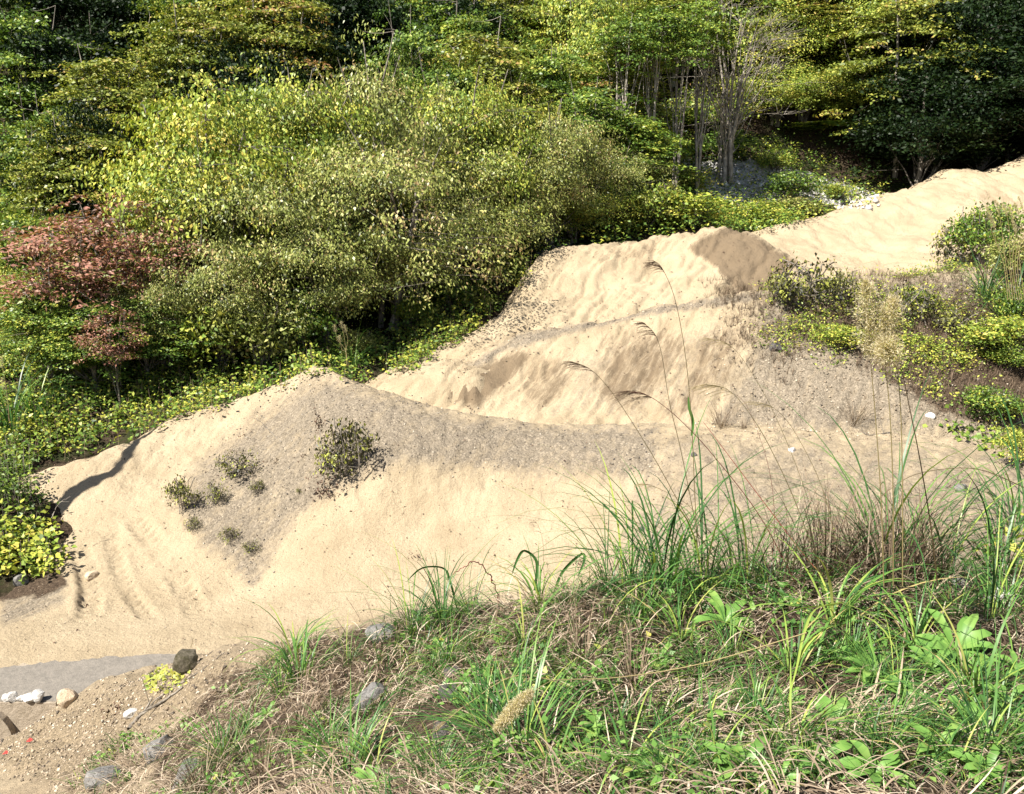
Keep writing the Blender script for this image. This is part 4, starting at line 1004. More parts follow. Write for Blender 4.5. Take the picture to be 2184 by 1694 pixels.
rock(0, 392, 1438, 62, 50, M_ROCKMOSS, 'dark mossy boulder on the gravel edge above the yellow weed', 'boulder', rot=(0.1, -0.25, 0.5), sink=0.1)
rock(1, 795, 1505, 84, 60, M_ROCK, 'grey mottled rock on the bank left of the long green tuft', rot=(0.3, 0.1, 0.7))
rock(2, 965, 1450, 46, 34, M_ROCKDARK, 'dark flat-topped stone half under straw above the nodding plume', rot=(0, 0.1, 0.2))
rock(3, 958, 1490, 52, 40, M_ROCKDARK, 'dark square stone just below the flat-topped one', rot=(0.2, 0, 1.0))
rock(4, 945, 1580, 74, 40, M_ROCKDARK, 'dark low stone under the long green tuft', rot=(0.1, 0.1, 2.0))
rock(1, 815, 1362, 80, 40, M_ROCK, 'pale grey rock on the bank crest behind green blades', rot=(0.1, 0.0, 2.0))
rock(0, 335, 1615, 74, 60, M_ROCK, 'light grey slab sunk in the bank at the lower left', rot=(0.5, 0.3, 0.4))
rock(2, 392, 1662, 40, 60, M_ROCK, 'narrow grey slab right of the lower left slab', rot=(0.4, 0.6, 1.4))
rock(3, 214, 1680, 70, 50, M_ROCK, 'grey stone at the bottom edge on the lower left', rot=(0.3, 0.2, 2.4))
rock(4, 2050, 1262, 50, 36, M_ROCK, 'grey stone at the right under the yellow-leaved shrub', rot=(0, 0.3, 0.8))
rock(1, 1655, 745, 34, 22, M_ROCKDARK, 'dark bluish stone among weeds on the right slope', rot=(0, 0, 0.8))
rock(2, 2052, 1048, 30, 20, M_ROCK, 'grey block lying on the right-hand gravel', rot=(0, 0, 0.2))
rock(3, 1745, 1535, 40, 30, M_ROCK, 'grey stone between broad-leaved weeds at the lower right', rot=(0, 0, 0.2))
rock(0, 2140, 1285, 70, 34, M_ROCKPALE, 'pale stone near the right edge below the shrub', rot=(0, 0, 0.2))
rock(2, 1690, 965, 18, 14, M_ROCKPALE, 'small pale stone on the far edge of the gravel flat', rot=(0, 0, 0.2))
rock(4, 1480, 975, 16, 12, M_ROCKDARK, 'small dark stone on the gravel flat under the plumes', rot=(0, 0, 0.2))
rock(1, 1370, 1130, 14, 12, M_ROCKDARK, 'little dark stone on bare sand left of the arching grass', rot=(0, 0, 0.2))
rock(1, 1985, 890, 20, 14, M_ROCKPALE, 'whitish stone beside the creeping vine', rot=(0, 0, 2.2))
rock(3, 278, 1530, 30, 20, M_ROCKPALE, 'white stone in the gravel below the dark dry leaves', rot=(0, 0, 0.2))
rock(3, 42, 1248, 26, 34, M_ROCK, 'upright grey stone under the left-hand bush', rot=(0, 0, 0.2))
rock(2, 192, 1235, 30, 18, M_ROCKTAN, 'flat tan stone beside the left-hand bush', rot=(0, 0, 0.2))

# added unseen tree beyond the left edge, shaped to cast the berm's shadow band
tw = np.array([tow.x, tow.y, tow.z])
line = [Q(75,1125,.75), Q(110,1098,.9), Q(150,1068,1.05), Q(200,1042,1.2), Q(243,1026,1.3), Q(275,1000,1.45), Q(300,965,1.6), Q(335,938,1.8), Q(365,914,2.0), Q(397,888,2.3), Q(420,870,2.4)]
lp = [np.array([a[0], a[1], float(ground(a[0], a[1]))]) + tw*(7.5 + 0.12*i) for i, a in enumerate(line)]
rad_ = [.16, .17, .20, .17, .085, .12, .11, .06, .07, .05, .03]
start = [np.array([-17.5, 11.5, float(ground(-17.5, 11.5))-0.3]), np.array([-17.0, 12.2, 2.0]), np.array([-16.0, 13.2, 4.4])]
cp = curve_like = None
pp = np.array(start + lp); rads = np.array([.26, .24, .20] + rad_)
def tube_var(p, r, sides=8):
    tan = norm(np.gradient(p, axis=0)); s_ = norm(np.cross(tan, np.array([0.1, 0.2, 1.0]))); u_ = np.cross(s_, tan)
    v = np.concatenate([(p + (s_*math.cos(2*math.pi*k/sides) + u_*math.sin(2*math.pi*k/sides))*r[:, None])[:, None] for k in range(sides)], 1).reshape(-1, 3)
    K = len(p); i = np.arange(K-1)[:, None]; k = np.arange(sides)[None]
    return v, np.stack([i*sides+k, i*sides+(k+1) % sides, (i+1)*sides+(k+1) % sides, (i+1)*sides+k], -1).reshape(-1, 4)
ti = np.linspace(0, len(pp)-1, 60); pi_ = np.stack([np.interp(ti, np.arange(len(pp)), pp[:, c]) for c in range(3)], 1); ri_ = np.interp(ti, np.arange(len(pp)), rads)
pi_[10:-1] += np.random.default_rng(9).normal(size=(49, 3))*0.012
v_, f_ = tube_var(pi_ - pp[0], ri_)
lt = empty('shadow_caster_tree', tuple(pp[0]), label='added unseen leaning tree beyond the left edge, shaped to cast the shadow across the sand berm', category='tree')
link('trunk', mesh_np('leaning trunk', v_, f_, {}, True), M_BARK, lt)

# ------------------------------------------------------------------ concrete slab and culvert
M_CONC = rock_material('worn concrete', (0.15, 0.135, 0.115), (0.25, 0.22, 0.185))
M_CONC2 = rock_material('streaked concrete', (0.26, 0.21, 0.15), (0.42, 0.35, 0.27))
def prism(name, pts, z0, z1, mat, parent=None, **kw):
    n = len(pts); v = [(x, y, z1) for x, y in pts] + [(x, y, z0) for x, y in pts]
    me = bpy.data.meshes.new(name)
    me.from_pydata(v, [], [list(range(n)), list(range(2*n-1, n-1, -1))] + [[i, i+n, (i+1) % n + n, (i+1) % n] for i in range(n)][::1])
    me.update(); return link(name, me, mat, parent, **kw)
wy = PIT[1]
rs = random.Random(3)
slab = []
edge = [(-260,1450),(-120,1436),(0,1424),(60,1418),(110,1411),(160,1409),(215,1402),(280,1400),(340,1394),(400,1393),(470,1396)]
for (ax, ay), (bx, by) in zip(edge[:-1], edge[1:]):
    for k in range(6):
        t = k/6; q = Q(ax+(bx-ax)*t, ay+(by-ay)*t + rs.uniform(-2.5, 2.5), 0.05); slab.append((q[0], q[1]))
xr = Q(470, 1396, 0.05)[0]
slab = [(Q(-260,1450,.05)[0], wy+0.03)] + slab + [(xr, wy+0.03)]
prism('concrete_road', slab[::-1], -0.15, 0.052, M_CONC, kind='structure')
culv = empty('culvert', (PIT[0]-1.0, wy, 0), label='concrete culvert with a dark pipe mouth under the slab at the left edge', category='culvert')
def hollow(name, r0, r1, y0, y1, mat, parent, seg=28):
    v = []; 
    for yy, r in ((y0, r0), (y0, r1), (y1, r1), (y1, r0)):
        for k in range(seg):
            a = 2*math.pi*k/seg; v.append((r*math.cos(a), yy, r*math.sin(a)))
    f = []
    for j in range(4):
        for k in range(seg):
            f.append((j*seg+k, j*seg+(k+1) % seg, ((j+1) % 4)*seg+(k+1) % seg, ((j+1) % 4)*seg+k))
    me = bpy.data.meshes.new(name); me.from_pydata(v, [], f); me.update(); return link(name, me, mat, parent)
pc = Q(-22, 1550, -0.62)
hw = prism('head_wall', [(-12, wy+0.3), (-12, wy), (PIT[0], wy), (PIT[0], wy+0.3)][::-1], -1.6, 0.035, M_CONC2); hw.parent = culv; hw.matrix_parent_inverse.identity(); hw.location = (-(PIT[0]-1.0), -wy, 0)
pipe = hollow('pipe', 0.50, 0.56, -0.14, 2.5, M_CONC2, culv); 
px0 = Q(-20, 1545, -0.5)[0]
pipe.location = (px0-(PIT[0]-1.0), 0, -0.55)
for (k, px, py, w, h, lb) in ((0, 75, 1502, 24, 26, 'tallest white stone on the culvert edge'), (1, 52, 1506, 26, 18, 'low white stone beside the tallest one on the culvert edge'),
                              (2, 14, 1505, 22, 20, 'white stone on the culvert edge over the pipe mouth'), (3, 27, 1512, 17, 11, 'smallest white stone on the culvert lip'), (4, -2, 1508, 18, 14, 'white stone on the culvert edge cut by the picture side')):
    q = Q(px, py, 0.05); D = 15.4; W = w/FPX*D; H = h/FPX*D
    me = ROCKS[k].copy(); me.materials.clear(); me.materials.append(M_ROCKPALE)
    o = link('white_stone', me, None, None, label=lb, category='stone', group='white stones on the culvert edge'); o.location = (q[0], max(q[1], wy+0.05), 0.04+H*0.42); o.scale = (W*1.15, W, H*1.25)
rock(4, 138, 1512, 42, 34, M_ROCKTAN, 'rounded tan boulder right of the white stones', 'boulder', rot=(0, 0, 1.0), sink=0.1)
# ------------------------------------------------------------------ foreground bank growth
BANK = [(200,1600),(330,1560),(480,1450),(640,1372),(800,1345),(1000,1300),(1200,1272),(1350,1240),(1500,1225),(2400,1225),(2600,2300),(0,2300),(150,1700)]
rng = np.random.default_rng(301)
def bank_scatter(n, poly=BANK, dens=None, soft=14, x=(-6.5, 8), y=(2.2, 12)):
    return scatter(n, x[0], x[1], y[0], y[1], [poly], rng, soft, dens)
d_bare = lambda x, y: np.clip(0.60 + 1.9*fbm(x*1.4, y*1.4, 3), 0.05, 1)
d_green = lambda x, y: np.clip(-0.05 + 0.05*x + 2.4*fbm(x*1.1+20, y*1.1, 3), 0.04, 1)
def straw(n_try, L, W, lean, droop, tint, dens, z=(0, 0.04), K=3):
    X1, Y1, Z1 = bank_scatter(n_try, dens=dens); n = len(X1)
    flow = -math.pi/2 + 3.0*fbm(X1*0.9, Y1*0.9, 3)
    return blades(np.stack([X1, Y1, Z1+rng.uniform(*z, n)], 1), flow + rng.normal(size=n)*0.9, rng.uniform(*lean, n), rng.uniform(*L, n)*rng.uniform(0.5, 1, n),
                  rng.uniform(*W, n), rng.uniform(*droop, n), np.clip(rng.normal(size=n)*tint[1]+tint[0], 0, 1), K=K)
def blades_fix(base, az, lean, L, W, droop, tint, K=6):
    return blades(base, az, lean, L, W, droop, tint, K=K)
nearw = lambda x, y: np.clip(1.35-y*0.09, 0.35, 1)
s = straw(230000, (0.08, 0.32), (0.004, 0.009), (0.6, 1.6), (-0.4, 1.4), (0.60, 0.36), lambda x, y: d_bare(x, y)*nearw(x, y))
link('dry_straw', mesh_np('dry straw', s[0], s[1], {'tint': s[2]}), M_STRAW, kind='stuff', label='matted pale dead straw covering the near bank')
s = straw(42000, (0.15, 0.5), (0.005, 0.012), (0.5, 1.5), (0.2, 1.6), (0.72, 0.2), lambda x, y: d_bare(x+3, y)*nearw(x, y), (0.02, 0.10), 5)
link('long_straw', mesh_np('long straw', s[0], s[1], {'tint': s[2]}), M_STRAW, kind='stuff', label='longer bleached straws lying over the near bank')
s = straw(170000, (0.07, 0.34), (0.005, 0.011), (0.1, 1.1), (0.1, 1.3), (0.45, 0.26), lambda x, y: d_green(x, y)*nearw(x, y), (0, 0.02), 4)
link('short_grass', mesh_np('short grass', s[0], s[1], {'tint': s[2]}), M_GRASS, kind='stuff', label='short green grass sprouting through the straw on the near bank')
X1, Y1, Z1 = bank_scatter(9000, dens=lambda x, y: np.clip(0.05+0.06*x+2.5*fbm(x*1.3+50, y*1.3, 3), 0.02, 1))
lv, tb = weeds_mesh(X1, Y1, Z1, rng, (0.03, 0.14), (5, 12), (0.05, 0.032), 0.05, (0.5, 0.3))
link('small_weeds', mesh_np('small weeds', lv[0], lv[1], {'tint': lv[2]}), M_FORB, kind='stuff', label='tiny round-leaved weeds among the straw')
# gravel and clods on the bank
X1, Y1, Z1 = bank_scatter(9000)
sv = stones_mesh(X1, Y1, Z1, 0.006 + 0.020*rng.random(len(X1))**3, rng)
link('bank_pebbles', mesh_np('bank pebbles', sv[0], sv[1], {'tint': sv[2]}), M_GRAVEL, kind='stuff', label='pebbles and crumbs of earth under the straw')

# ---- grass tufts
def tuft_mesh(name, n, L, W, lean, droop, tint, seed, r=0.07, K=8, mat=M_GRASS):
    g = np.random.default_rng(seed); a = g.uniform(0, 6.28, n); rr = r*np.sqrt(g.random(n))
    base = np.stack([np.cos(a)*rr, np.sin(a)*rr, np.full(n, -0.03)], 1)
    bl = blades(base, a + g.normal(size=n)*0.5, np.abs(g.normal(size=n))*lean, g.uniform(L[0], L[1], n), g.uniform(W*0.6, W*1.2, n), g.uniform(*droop, n), np.clip(g.normal(size=n)*tint[1]+tint[0], 0, 1), K=K, pw=1.05)
    me = mesh_np(name, bl[0], bl[1], {'tint': bl[2]}); me.materials.append(mat); return me
TUFT = {
 'arch': tuft_mesh('arching tuft', 64, (0.6, 1.6), 0.012, 0.28, (0.9, 2.6), (0.35, 0.22), 1, 0.10),
 'arch2': tuft_mesh('arching tuft b', 52, (0.5, 1.4), 0.011, 0.38, (0.8, 2.7), (0.42, 0.26), 2, 0.12),
 'short': tuft_mesh('short tuft', 80, (0.18, 0.55), 0.009, 0.45, (0.4, 2.2), (0.50, 0.22), 3, 0.07, 6),
 'wide': tuft_mesh('wide blade tuft', 38, (0.35, 0.9), 0.015, 0.50, (0.8, 2.9), (0.62, 0.20), 4, 0.06, 8),
 'dry': tuft_mesh('dry tuft', 90, (0.25, 0.7), 0.006, 0.45, (0.2, 1.4), (0.35, 0.25), 5, 0.10, 6, M_STRAW),
 'limp': tuft_mesh('limp tuft', 130, (0.35, 0.9), 0.010, 0.85, (0.6, 2.0), (0.48, 0.22), 6, 0.12, 8),
}
def tuft(k, px, py, hpx, label, group='grass tufts on the near bank', name='grass_tuft', rz=None, lean=(0, 0), cat='grass tuft'):
    x, y, z = G(px, py); D = math.sqrt(x*x+y*y+(z-CAMZ)**2)
    h0 = {'arch': 0.72, 'arch2': 0.60, 'short': 0.36, 'wide': 0.5, 'dry': 0.48, 'limp': 0.45}[k]
    s = hpx/FPX*D/h0
    o = link(name, TUFT[k], None, None, label=label, category=cat, group=group)
    o.location = (x, y, z); o.scale = (s, s, s); o.rotation_euler = (lean[0], lean[1], rr.uniform(0, 6.28) if rz is None else rz)
    return o
tf = [
 ('arch', 1420, 1262, 240, 'biggest arching grass tuft, dark blades fanning over the sand right of centre'),
 ('arch2', 1350, 1268, 190, 'arching tuft just left of the biggest one'),
 ('arch2', 1490, 1262, 210, 'arching tuft just right of the biggest one'),
 ('arch', 1300, 1272, 130, 'low tuft at the left foot of the biggest arching tufts'),
 ('arch2', 1580, 1250, 190, 'thin arching tuft between the biggest tuft and the tall stalks'),
 ('dry', 1680, 1245, 200, 'brownish wiry tuft in front of the gravel flat'),
 ('dry', 1760, 1240, 220, 'dry reddish tuft left of the fluffy plume stems'),
 ('arch', 1890, 1235, 240, 'tall tuft at the foot of the fluffy plume stems'),
 ('arch2', 1960, 1235, 190, 'arching tuft right of the fluffy plume stems'),
 ('dry', 1850, 1240, 180, 'dry brown tuft mixed in at the fluffy plume stems'),
 ('arch2', 1640, 1262, 120, 'low green tuft at the near edge of the gravel flat'),
 ('arch', 2130, 1240, 170, 'tuft hanging in from the right edge under the shrub'),
 ('arch2', 2175, 1130, 170, 'leafy tuft at the right edge above the yellow shrub'),
 ('arch', 945, 1330, 130, 'tuft on the bank crest with one tall hooked blade'),
 ('arch2', 880, 1345, 110, 'tuft on the bank crest left of the hooked blade'),
 ('arch2', 1000, 1318, 90, 'small tuft at the foot of the thorny dead shoot'),
 ('wide', 1150, 1292, 110, 'tuft of a few looping wide blades right of the thorny shoot'),
 ('short', 1210, 1290, 80, 'small tuft at the sand edge right of the looping blades'),
 ('short', 640, 1450, 120, 'upright green tuft on the left part of the bank'),
 ('wide', 628, 1400, 100, 'thin tall tuft with a bent tip on the left bank crest'),
 ('short', 600, 1480, 70, 'small green tuft below the upright one on the left'),
 ('limp', 1110, 1600, 170, 'large sprawling green tuft beneath the nodding plume'),
 ('limp', 1040, 1560, 130, 'sprawling tuft left behind the nodding plume'),
 ('short', 740, 1660, 150, 'bluish green tuft at the lower left with upright blades'),
 ('short', 700, 1600, 90, 'small bluish tuft above the lower left one'),
 ('wide', 800, 1640, 90, 'broad-bladed tuft low left, right of the bluish one'),
 ('wide', 1780, 1330, 170, 'tuft of long yellow-green blades bending down the bank'),
 ('wide', 1690, 1440, 130, 'coarse tuft under the longest yellow-green blade'),
 ('short', 1650, 1430, 60, 'little dome of fine green grass in the middle of the right bank'),
 ('wide', 1690, 1600, 150, 'grey-green blades standing low on the right bank'),
 ('short', 1560, 1400, 90, 'green tuft behind the upper broad-leaved rosette'),
 ('wide', 1450, 1370, 110, 'loose tuft left of the upper broad-leaved rosette'),
 ('wide', 1950, 1390, 130, 'tuft between the two right-hand weed clumps'),
 ('arch2', 2120, 1330, 150, 'tuft of pale green blades at the right edge'),
 ('wide', 2080, 1500, 150, 'long-bladed tuft on the right above the bottom corner'),
 ('limp', 2120, 1600, 150, 'thick green tuft in the lower right corner'),
 ('wide', 1340, 1640, 140, 'tuft of mid-green blades at the bottom right of the nodding plume'),
 ('short', 1260, 1660, 90, 'short tuft at the bottom edge under the nodding plume'),
 ('wide', 1180, 1650, 120, 'blades at the bottom edge just right of centre'),
 ('short', 1120, 1440, 70, 'small tuft above the nodding plume'),
 ('wide', 1120, 1380, 100, 'tuft of drooping pale green blades on the crest middle'),
 ('limp', 480, 1620, 80, 'small limp tuft in the lower left straw'),
 ('short', 530, 1560, 60, 'faint green tuft in the left straw'),
 ('wide', 1520, 1650, 120, 'blades left of the bottom broad-leaved rosette'),
 ('short', 1900, 1560, 90, 'green tuft among the weeds at the lower right'),
 ('limp', 930, 1665, 90, 'limp tuft at the bottom edge left of centre'),
 ('dry', 1240, 1420, 120, 'shock of bleached straw right of the nodding plume'),
 ('dry', 1350, 1470, 120, 'second bleached shock of straw, further right'),
 ('dry', 560, 1670, 110, 'bleached straw tuft at the bottom on the lower left'),
 ('dry', 430, 1690, 100, 'wispy straw tuft at the bottom left'),
 ('dry', 640, 1560, 100, 'straw tuft under the grey mottled rock'),
]
for t in tf: tuft(*t)
extra = random.Random(8)
BM = [(1545,1340,'the middle rosette'), (2030,1400,'the large leafy rosette'), (1770,1560,'the pale rosette'), (1580,1655,'the big bottom rosette'), (1990,1620,'the rosette of rounded leaves'), (1100,1500,'the nodding plume'), (795,1505,'the grey mottled rock'), (965,1450,'the dark flat-topped stone'), (1780,1330,'the bent yellow-green blades'), (2050,1262,'the grey stone under the yellow shrub'), (640,1450,'the upright tuft on the left'), (740,1660,'the bluish tuft'), (1300,1440,'the bleached straw shock'), (1430,1262,'the biggest arching tuft'), (1890,1235,'the fluffy plume stems'), (1720,1240,'the dry reddish tuft'), (2130,1240,'the yellow-leaved shrub'), (1740,1640,'the narrow-leaved rosette'), (2080,1500,'the long-bladed right tuft')]
def where(px, py, adj):
    m_ = min(BM, key=lambda q_: (q_[0]-px)**2+(q_[1]-py)**2); dx, dy = px-m_[0], py-m_[1]
    v_ = 'below' if dy > 30 else 'above' if dy < -30 else ''; h_ = 'to the right of' if dx > 25 else 'to the left of' if dx < -25 else ''
    rel = (v_ + ', ' + h_.replace('to the ', '')) if v_ and h_ else (v_ or h_ or 'right at')
    lb = f"{adj} tuft {rel} {m_[2]}"; k_ = 0
    while lb in used_labels and k_ < 3: lb = f"{('another', 'third', 'fourth')[k_]} {adj} tuft {rel} {m_[2]}"; k_ += 1
    used_labels.add(lb); return lb
adjs = {'short': 'short upright green', 'wide': 'loose wide-bladed green', 'limp': 'sprawling green', 'arch2': 'thin arching green', 'dry': 'dry wiry brown', 'arch': 'tall arching green'}
for i in range(32):
    px = extra.uniform(620, 2180) if i % 3 == 0 else extra.uniform(1300, 2190); py = extra.uniform(1400, 1690) if px < 1200 else extra.uniform(1270, 1690)
    k = extra.choice(['short', 'wide', 'limp', 'limp', 'short', 'arch2'])
    tuft(k, px, py, extra.uniform(55, 110), where(px, py, adjs[k]), 'filler tufts on the near bank')
for i in range(10):
    px = extra.uniform(1560, 2120); py = extra.uniform(1215, 1262); k = extra.choice(['dry', 'arch2', 'dry', 'dry'])
    tuft(k, px, py, extra.uniform(90, 200), where(px, py, adjs[k]), 'wiry tufts along the bank crest')
tuft('dry', 1538, 912, 60, 'wiry dark brown tuft standing on the gravel slope behind the thin plumes', None, 'dry_tuft')
tuft('dry', 1585, 915, 26, 'tiny wiry tuft right beside the dark brown one', None, 'dry_tuft')
tuft('dry', 1822, 905, 60, 'thin greyish dead tuft on the gravel slope left of the fluffy plume stems', None, 'dry_tuft')
tuft('arch', 25, 925, 110, 'yellowish grass clump at the left edge in front of the wood', None, 'grass_clump')
tuft('arch', 70, 900, 90, 'yellowish grass clump beside the one at the left edge', None, 'grass_clump')
tuft('arch', 750, 790, 70, 'tall grass clump with pale plumes right behind the sand peak', None, 'grass_clump')
tuft('arch2', 2150, 690, 110, 'grey-green grass clump on the right edge above the weeds', None, 'grass_clump')
tuft('arch', 2100, 640, 90, 'grass clump under the pale plumes at the right edge', None, 'grass_clump')

# ---- stalks with plumes
def curve_pts(pts, K=18):
    p = np.array(pts, float); n = len(p); t = np.linspace(0, n-1, K); out = []
    for u in t:
        i = min(int(u), n-2); f = u-i
        p0, p1, p2, p3 = p[max(i-1, 0)], p[i], p[i+1], p[min(i+2, n-1)]
        out.append(0.5*((2*p1)+(-p0+p2)*f+(2*p0-5*p1+4*p2-p3)*f*f+(-p0+3*p1-3*p2+p3)*f**3))
    return np.array(out)
FW = 1.0
def stalk(pxs, Y0, Y1, label, kind='feather', plume_from=0.78, rad=0.0035, side=-1, group='tall silver grass stalks rising from the near bank', n=26, PL=0.20, mat=M_STEM, tint=0.4, name='silver_grass_stalk', cat='grass stalk'):
    """pxs run from the foot to the tip"""
    g = np.random.default_rng(abs(hash(label)) % 99991 if False else sum(map(ord, label)))
    m = len(pxs); pts = [P(px, py, Y0 + (Y1-Y0)*i/(m-1)) for i, (px, py) in enumerate(pxs)]
    c = curve_pts(pts, 26); base = c[0].copy()
    o = empty(name, tuple(base), label=label, category=cat, group=group)
    c = c - base
    tv, tf_, tt = tubes(c[None], [rad], [rad*0.35], 5)
    link('stem', mesh_np('stem', tv, tf_, {'tint': np.full(len(tf_), tint)}, smooth=True), mat, o)
    i0 = int(plume_from*25); ax = c[i0:]; k = len(ax)
    if kind == 'feather':          # thin racemes swept to one side
        u = np.sort(g.uniform(0, 1, n))*(k-1.01); ii = u.astype(int); f = (u-ii)[:, None]
        s = ax[ii]*(1-f)+ax[ii+1]*f; dr = norm(ax[ii+1]-ax[ii])
        sd = np.array([side, 0, 0.0])
        L = PL*g.uniform(0.7, 1.15, n)*(1-0.45*u/(k-1))
        d1 = norm(dr*0.9 + sd*0.5 + g.normal(size=(n, 3))*0.22)
        d2 = norm(dr*0.25 + sd*0.9 + np.array([0, 0, -0.55]) + g.normal(size=(n, 3))*0.2)
        mid = s + d1*L[:, None]*0.5; end = mid + d2*L[:, None]*0.6
        v, f_, t_ = tubes(bez(s, mid, end, 7), np.full(n, 0.0016), np.full(n, 0.0007), 3)
        # tiny spikelets along the racemes
        pp = bez(s, mid, end, 12)[:, 1:].reshape(-1, 3); q = len(pp)
        lv = leaves(pp, g.normal(size=(q, 3))*0.6 + np.array([side*.5, 0, -.3]), g.normal(size=(q, 3)), g.uniform(0.005, 0.010, q), g.uniform(0.0015, 0.003, q), g.random(q)*0.9)
        v, f_, t_ = joinv([(v, f_, np.full(len(f_), 0.3)), lv])
        link('plume', mesh_np('plume', v, f_, {'tint': t_}), M_PLUMEDARK if tint < 0.5 else M_PLUME, o)
    elif kind in ('fluff', 'spike'):
        q = n*60; u = g.uniform(0, 1, q)*(k-1.01); ii = u.astype(int); f = (u-ii)[:, None]
        s = ax[ii]*(1-f)+ax[ii+1]*f; w = PL*np.sin(np.clip(u/(k-1)*0.9+0.1, 0, 1)*math.pi)**0.7
        off = rdir(q, g)*(w*g.uniform(0.05, 1, q)**0.7)[:, None]
        s2 = s + off; dr = norm(ax[ii+1]-ax[ii])
        d = norm(off + dr*0.03 + g.normal(size=(q, 3))*0.02)
        lv = leaves(s2, d + g.normal(size=(q, 3))*0.5, g.normal(size=(q, 3)), g.uniform(0.010, 0.026, q)*FW, g.uniform(0.002, 0.0045, q)*FW, np.clip(g.normal(size=q)*0.22+0.72, 0, 1))
        nr = n*3; u2 = g.uniform(0, 1, nr)*(k-1.01); ii = u2.astype(int); f = (u2-ii)[:, None]; s = ax[ii]*(1-f)+ax[ii+1]*f
        w = PL*np.sin(np.clip(u2/(k-1)*0.9+0.1, 0, 1)*math.pi)**0.7
        e = s + rdir(nr, g)*w[:, None]*0.9 + norm(ax[ii+1]-ax[ii])*w[:, None]*0.6
        tb_ = tubes(bez(s, (s+e)/2, e, 4), np.full(nr, 0.0012), np.full(nr, 0.0006), 3)
        v, f_, t_ = joinv([lv, (tb_[0], tb_[1], np.full(len(tb_[1]), 0.5))])
        link('plume', mesh_np('plume', v, f_, {'tint': t_}), M_PLUME, o)
    return o
stalk([(1492,1240),(1483,1080),(1475,900),(1462,760),(1440,640),(1412,572),(1392,556)], 6.6, 6.0, 'tallest dark stalk, its plume tip hooking left over the sand hill', plume_from=0.80, PL=0.13, n=30)
stalk([(1508,1240),(1480,1100),(1452,960),(1428,860),(1412,760),(1398,715),(1375,690)], 6.8, 6.3, 'second dark stalk, plume below the tallest one', plume_from=0.80, PL=0.14, n=30)
stalk([(1560,1245),(1470,1110),(1400,985),(1335,880),(1290,818),(1255,785),(1220,772)], 6.6, 6.3, 'stalk slanting left, its plume arching left over the furrowed slope', plume_from=0.78, PL=0.16, n=26)
stalk([(1700,1250),(1620,1100),(1520,970),(1455,900),(1405,858),(1372,840),(1342,836)], 6.2, 5.7, 'reddish stalk with a broad comb-like plume bent to the left', plume_from=0.74, PL=0.24, n=30, mat=M_REDSTEM)
stalk([(1760,1250),(1700,1080),(1640,950),(1590,870),(1550,830),(1505,820)], 6.4, 6.0, 'stalk with a pale comb-like plume bent left, next to the reddish one', plume_from=0.74, PL=0.22, n=28, tint=0.6)
stalk([(1780,1250),(1715,1040),(1655,890),(1600,790),(1555,735),(1510,722)], 6.8, 6.4, 'faint thin stalk leaning left in front of the gravel slope', plume_from=0.78, PL=0.15, n=16, tint=0.6, rad=0.0025)
stalk([(1800,1250),(1760,1060),(1700,930),(1650,870),(1600,858)], 6.2, 5.9, 'short stalk with a thin pale plume over the wiry brown tuft', plume_from=0.75, PL=0.15, n=14, tint=0.6, rad=0.0025)
stalk([(1585,1250),(1530,1160),(1470,1080),(1400,1040),(1372,1032)], 6.6, 6.3, 'low stalk with a small pale plume touching the gravel flat', plume_from=0.7, PL=0.14, n=14, tint=0.6, rad=0.0025)
stalk([(1885,1250),(1880,1080),(1868,900),(1858,780),(1852,690),(1846,600)], 4.6, 4.3, 'stalk with a narrow fluffy tan plume, leftmost of the fluffy ones', 'fluff', plume_from=0.66, PL=0.075, n=34, tint=0.7)
stalk([(1905,1250),(1905,1060),(1898,880),(1885,740),(1890,690),(1905,640)], 4.6, 4.3, 'stalk with a ragged fluffy tan plume, middle of the fluffy ones', 'fluff', plume_from=0.66, PL=0.085, n=34, tint=0.7)
stalk([(1925,1250),(1925,1060),(1922,900),(1915,800),(1900,760),(1888,738)], 4.4, 4.2, 'stalk with a round fluffy tan plume, lowest of the fluffy ones', 'fluff', plume_from=0.82, PL=0.085, n=34, tint=0.7)
stalk([(2000,1250),(1985,1120),(1962,980),(1940,870),(1925,800),(1915,775)], 5.0, 4.7, 'thick dark stalk slanting up to the round fluffy plume', 'none', rad=0.0045, tint=0.1)
stalk([(1640,1250),(1652,1120),(1640,1000),(1600,880),(1570,840)], 6.4, 6.2, 'bare thin stalk beside the reddish one', 'none', rad=0.0022, tint=0.3, mat=M_REDSTEM)
stalk([(1165,1285),(1160,1220),(1158,1160),(1150,1125),(1138,1108)], 7.6, 7.5, 'thin dry forked stalk standing against the bare sand', 'feather', plume_from=0.6, PL=0.10, n=7, rad=0.002, tint=0.3, name='dry_stalk')
stalk([(1080,1300),(1078,1260),(1066,1210),(1056,1182)], 7.8, 7.8, 'fine foxtail stalk with a small dark head, taller of the two', 'feather', plume_from=0.9, PL=0.02, n=12, rad=0.0012, tint=0.3, name='foxtail_stalk')
stalk([(1082,1300),(1075,1270),(1060,1248),(1050,1236)], 7.8, 7.8, 'fine foxtail stalk with a small dark head, shorter of the two', 'feather', plume_from=0.88, PL=0.02, n=12, rad=0.0012, tint=0.3, name='foxtail_stalk')
stalk([(2184,1040),(2080,1000),(1960,1010),(1890,1050),(1850,1090)], 5.2, 5.0, 'long bare stem arching in from the right edge', 'none', rad=0.003, tint=0.2)
stalk([(1720,1350),(1500,1415),(1320,1445),(1200,1450),(1165,1458),(1110,1498),(1058,1556)], 4.7, 4.0, 'nodding pale plume hanging over the near bank on a long straw-coloured stalk', 'fluff', plume_from=0.79, PL=0.040, n=80, tint=0.9, group=None)
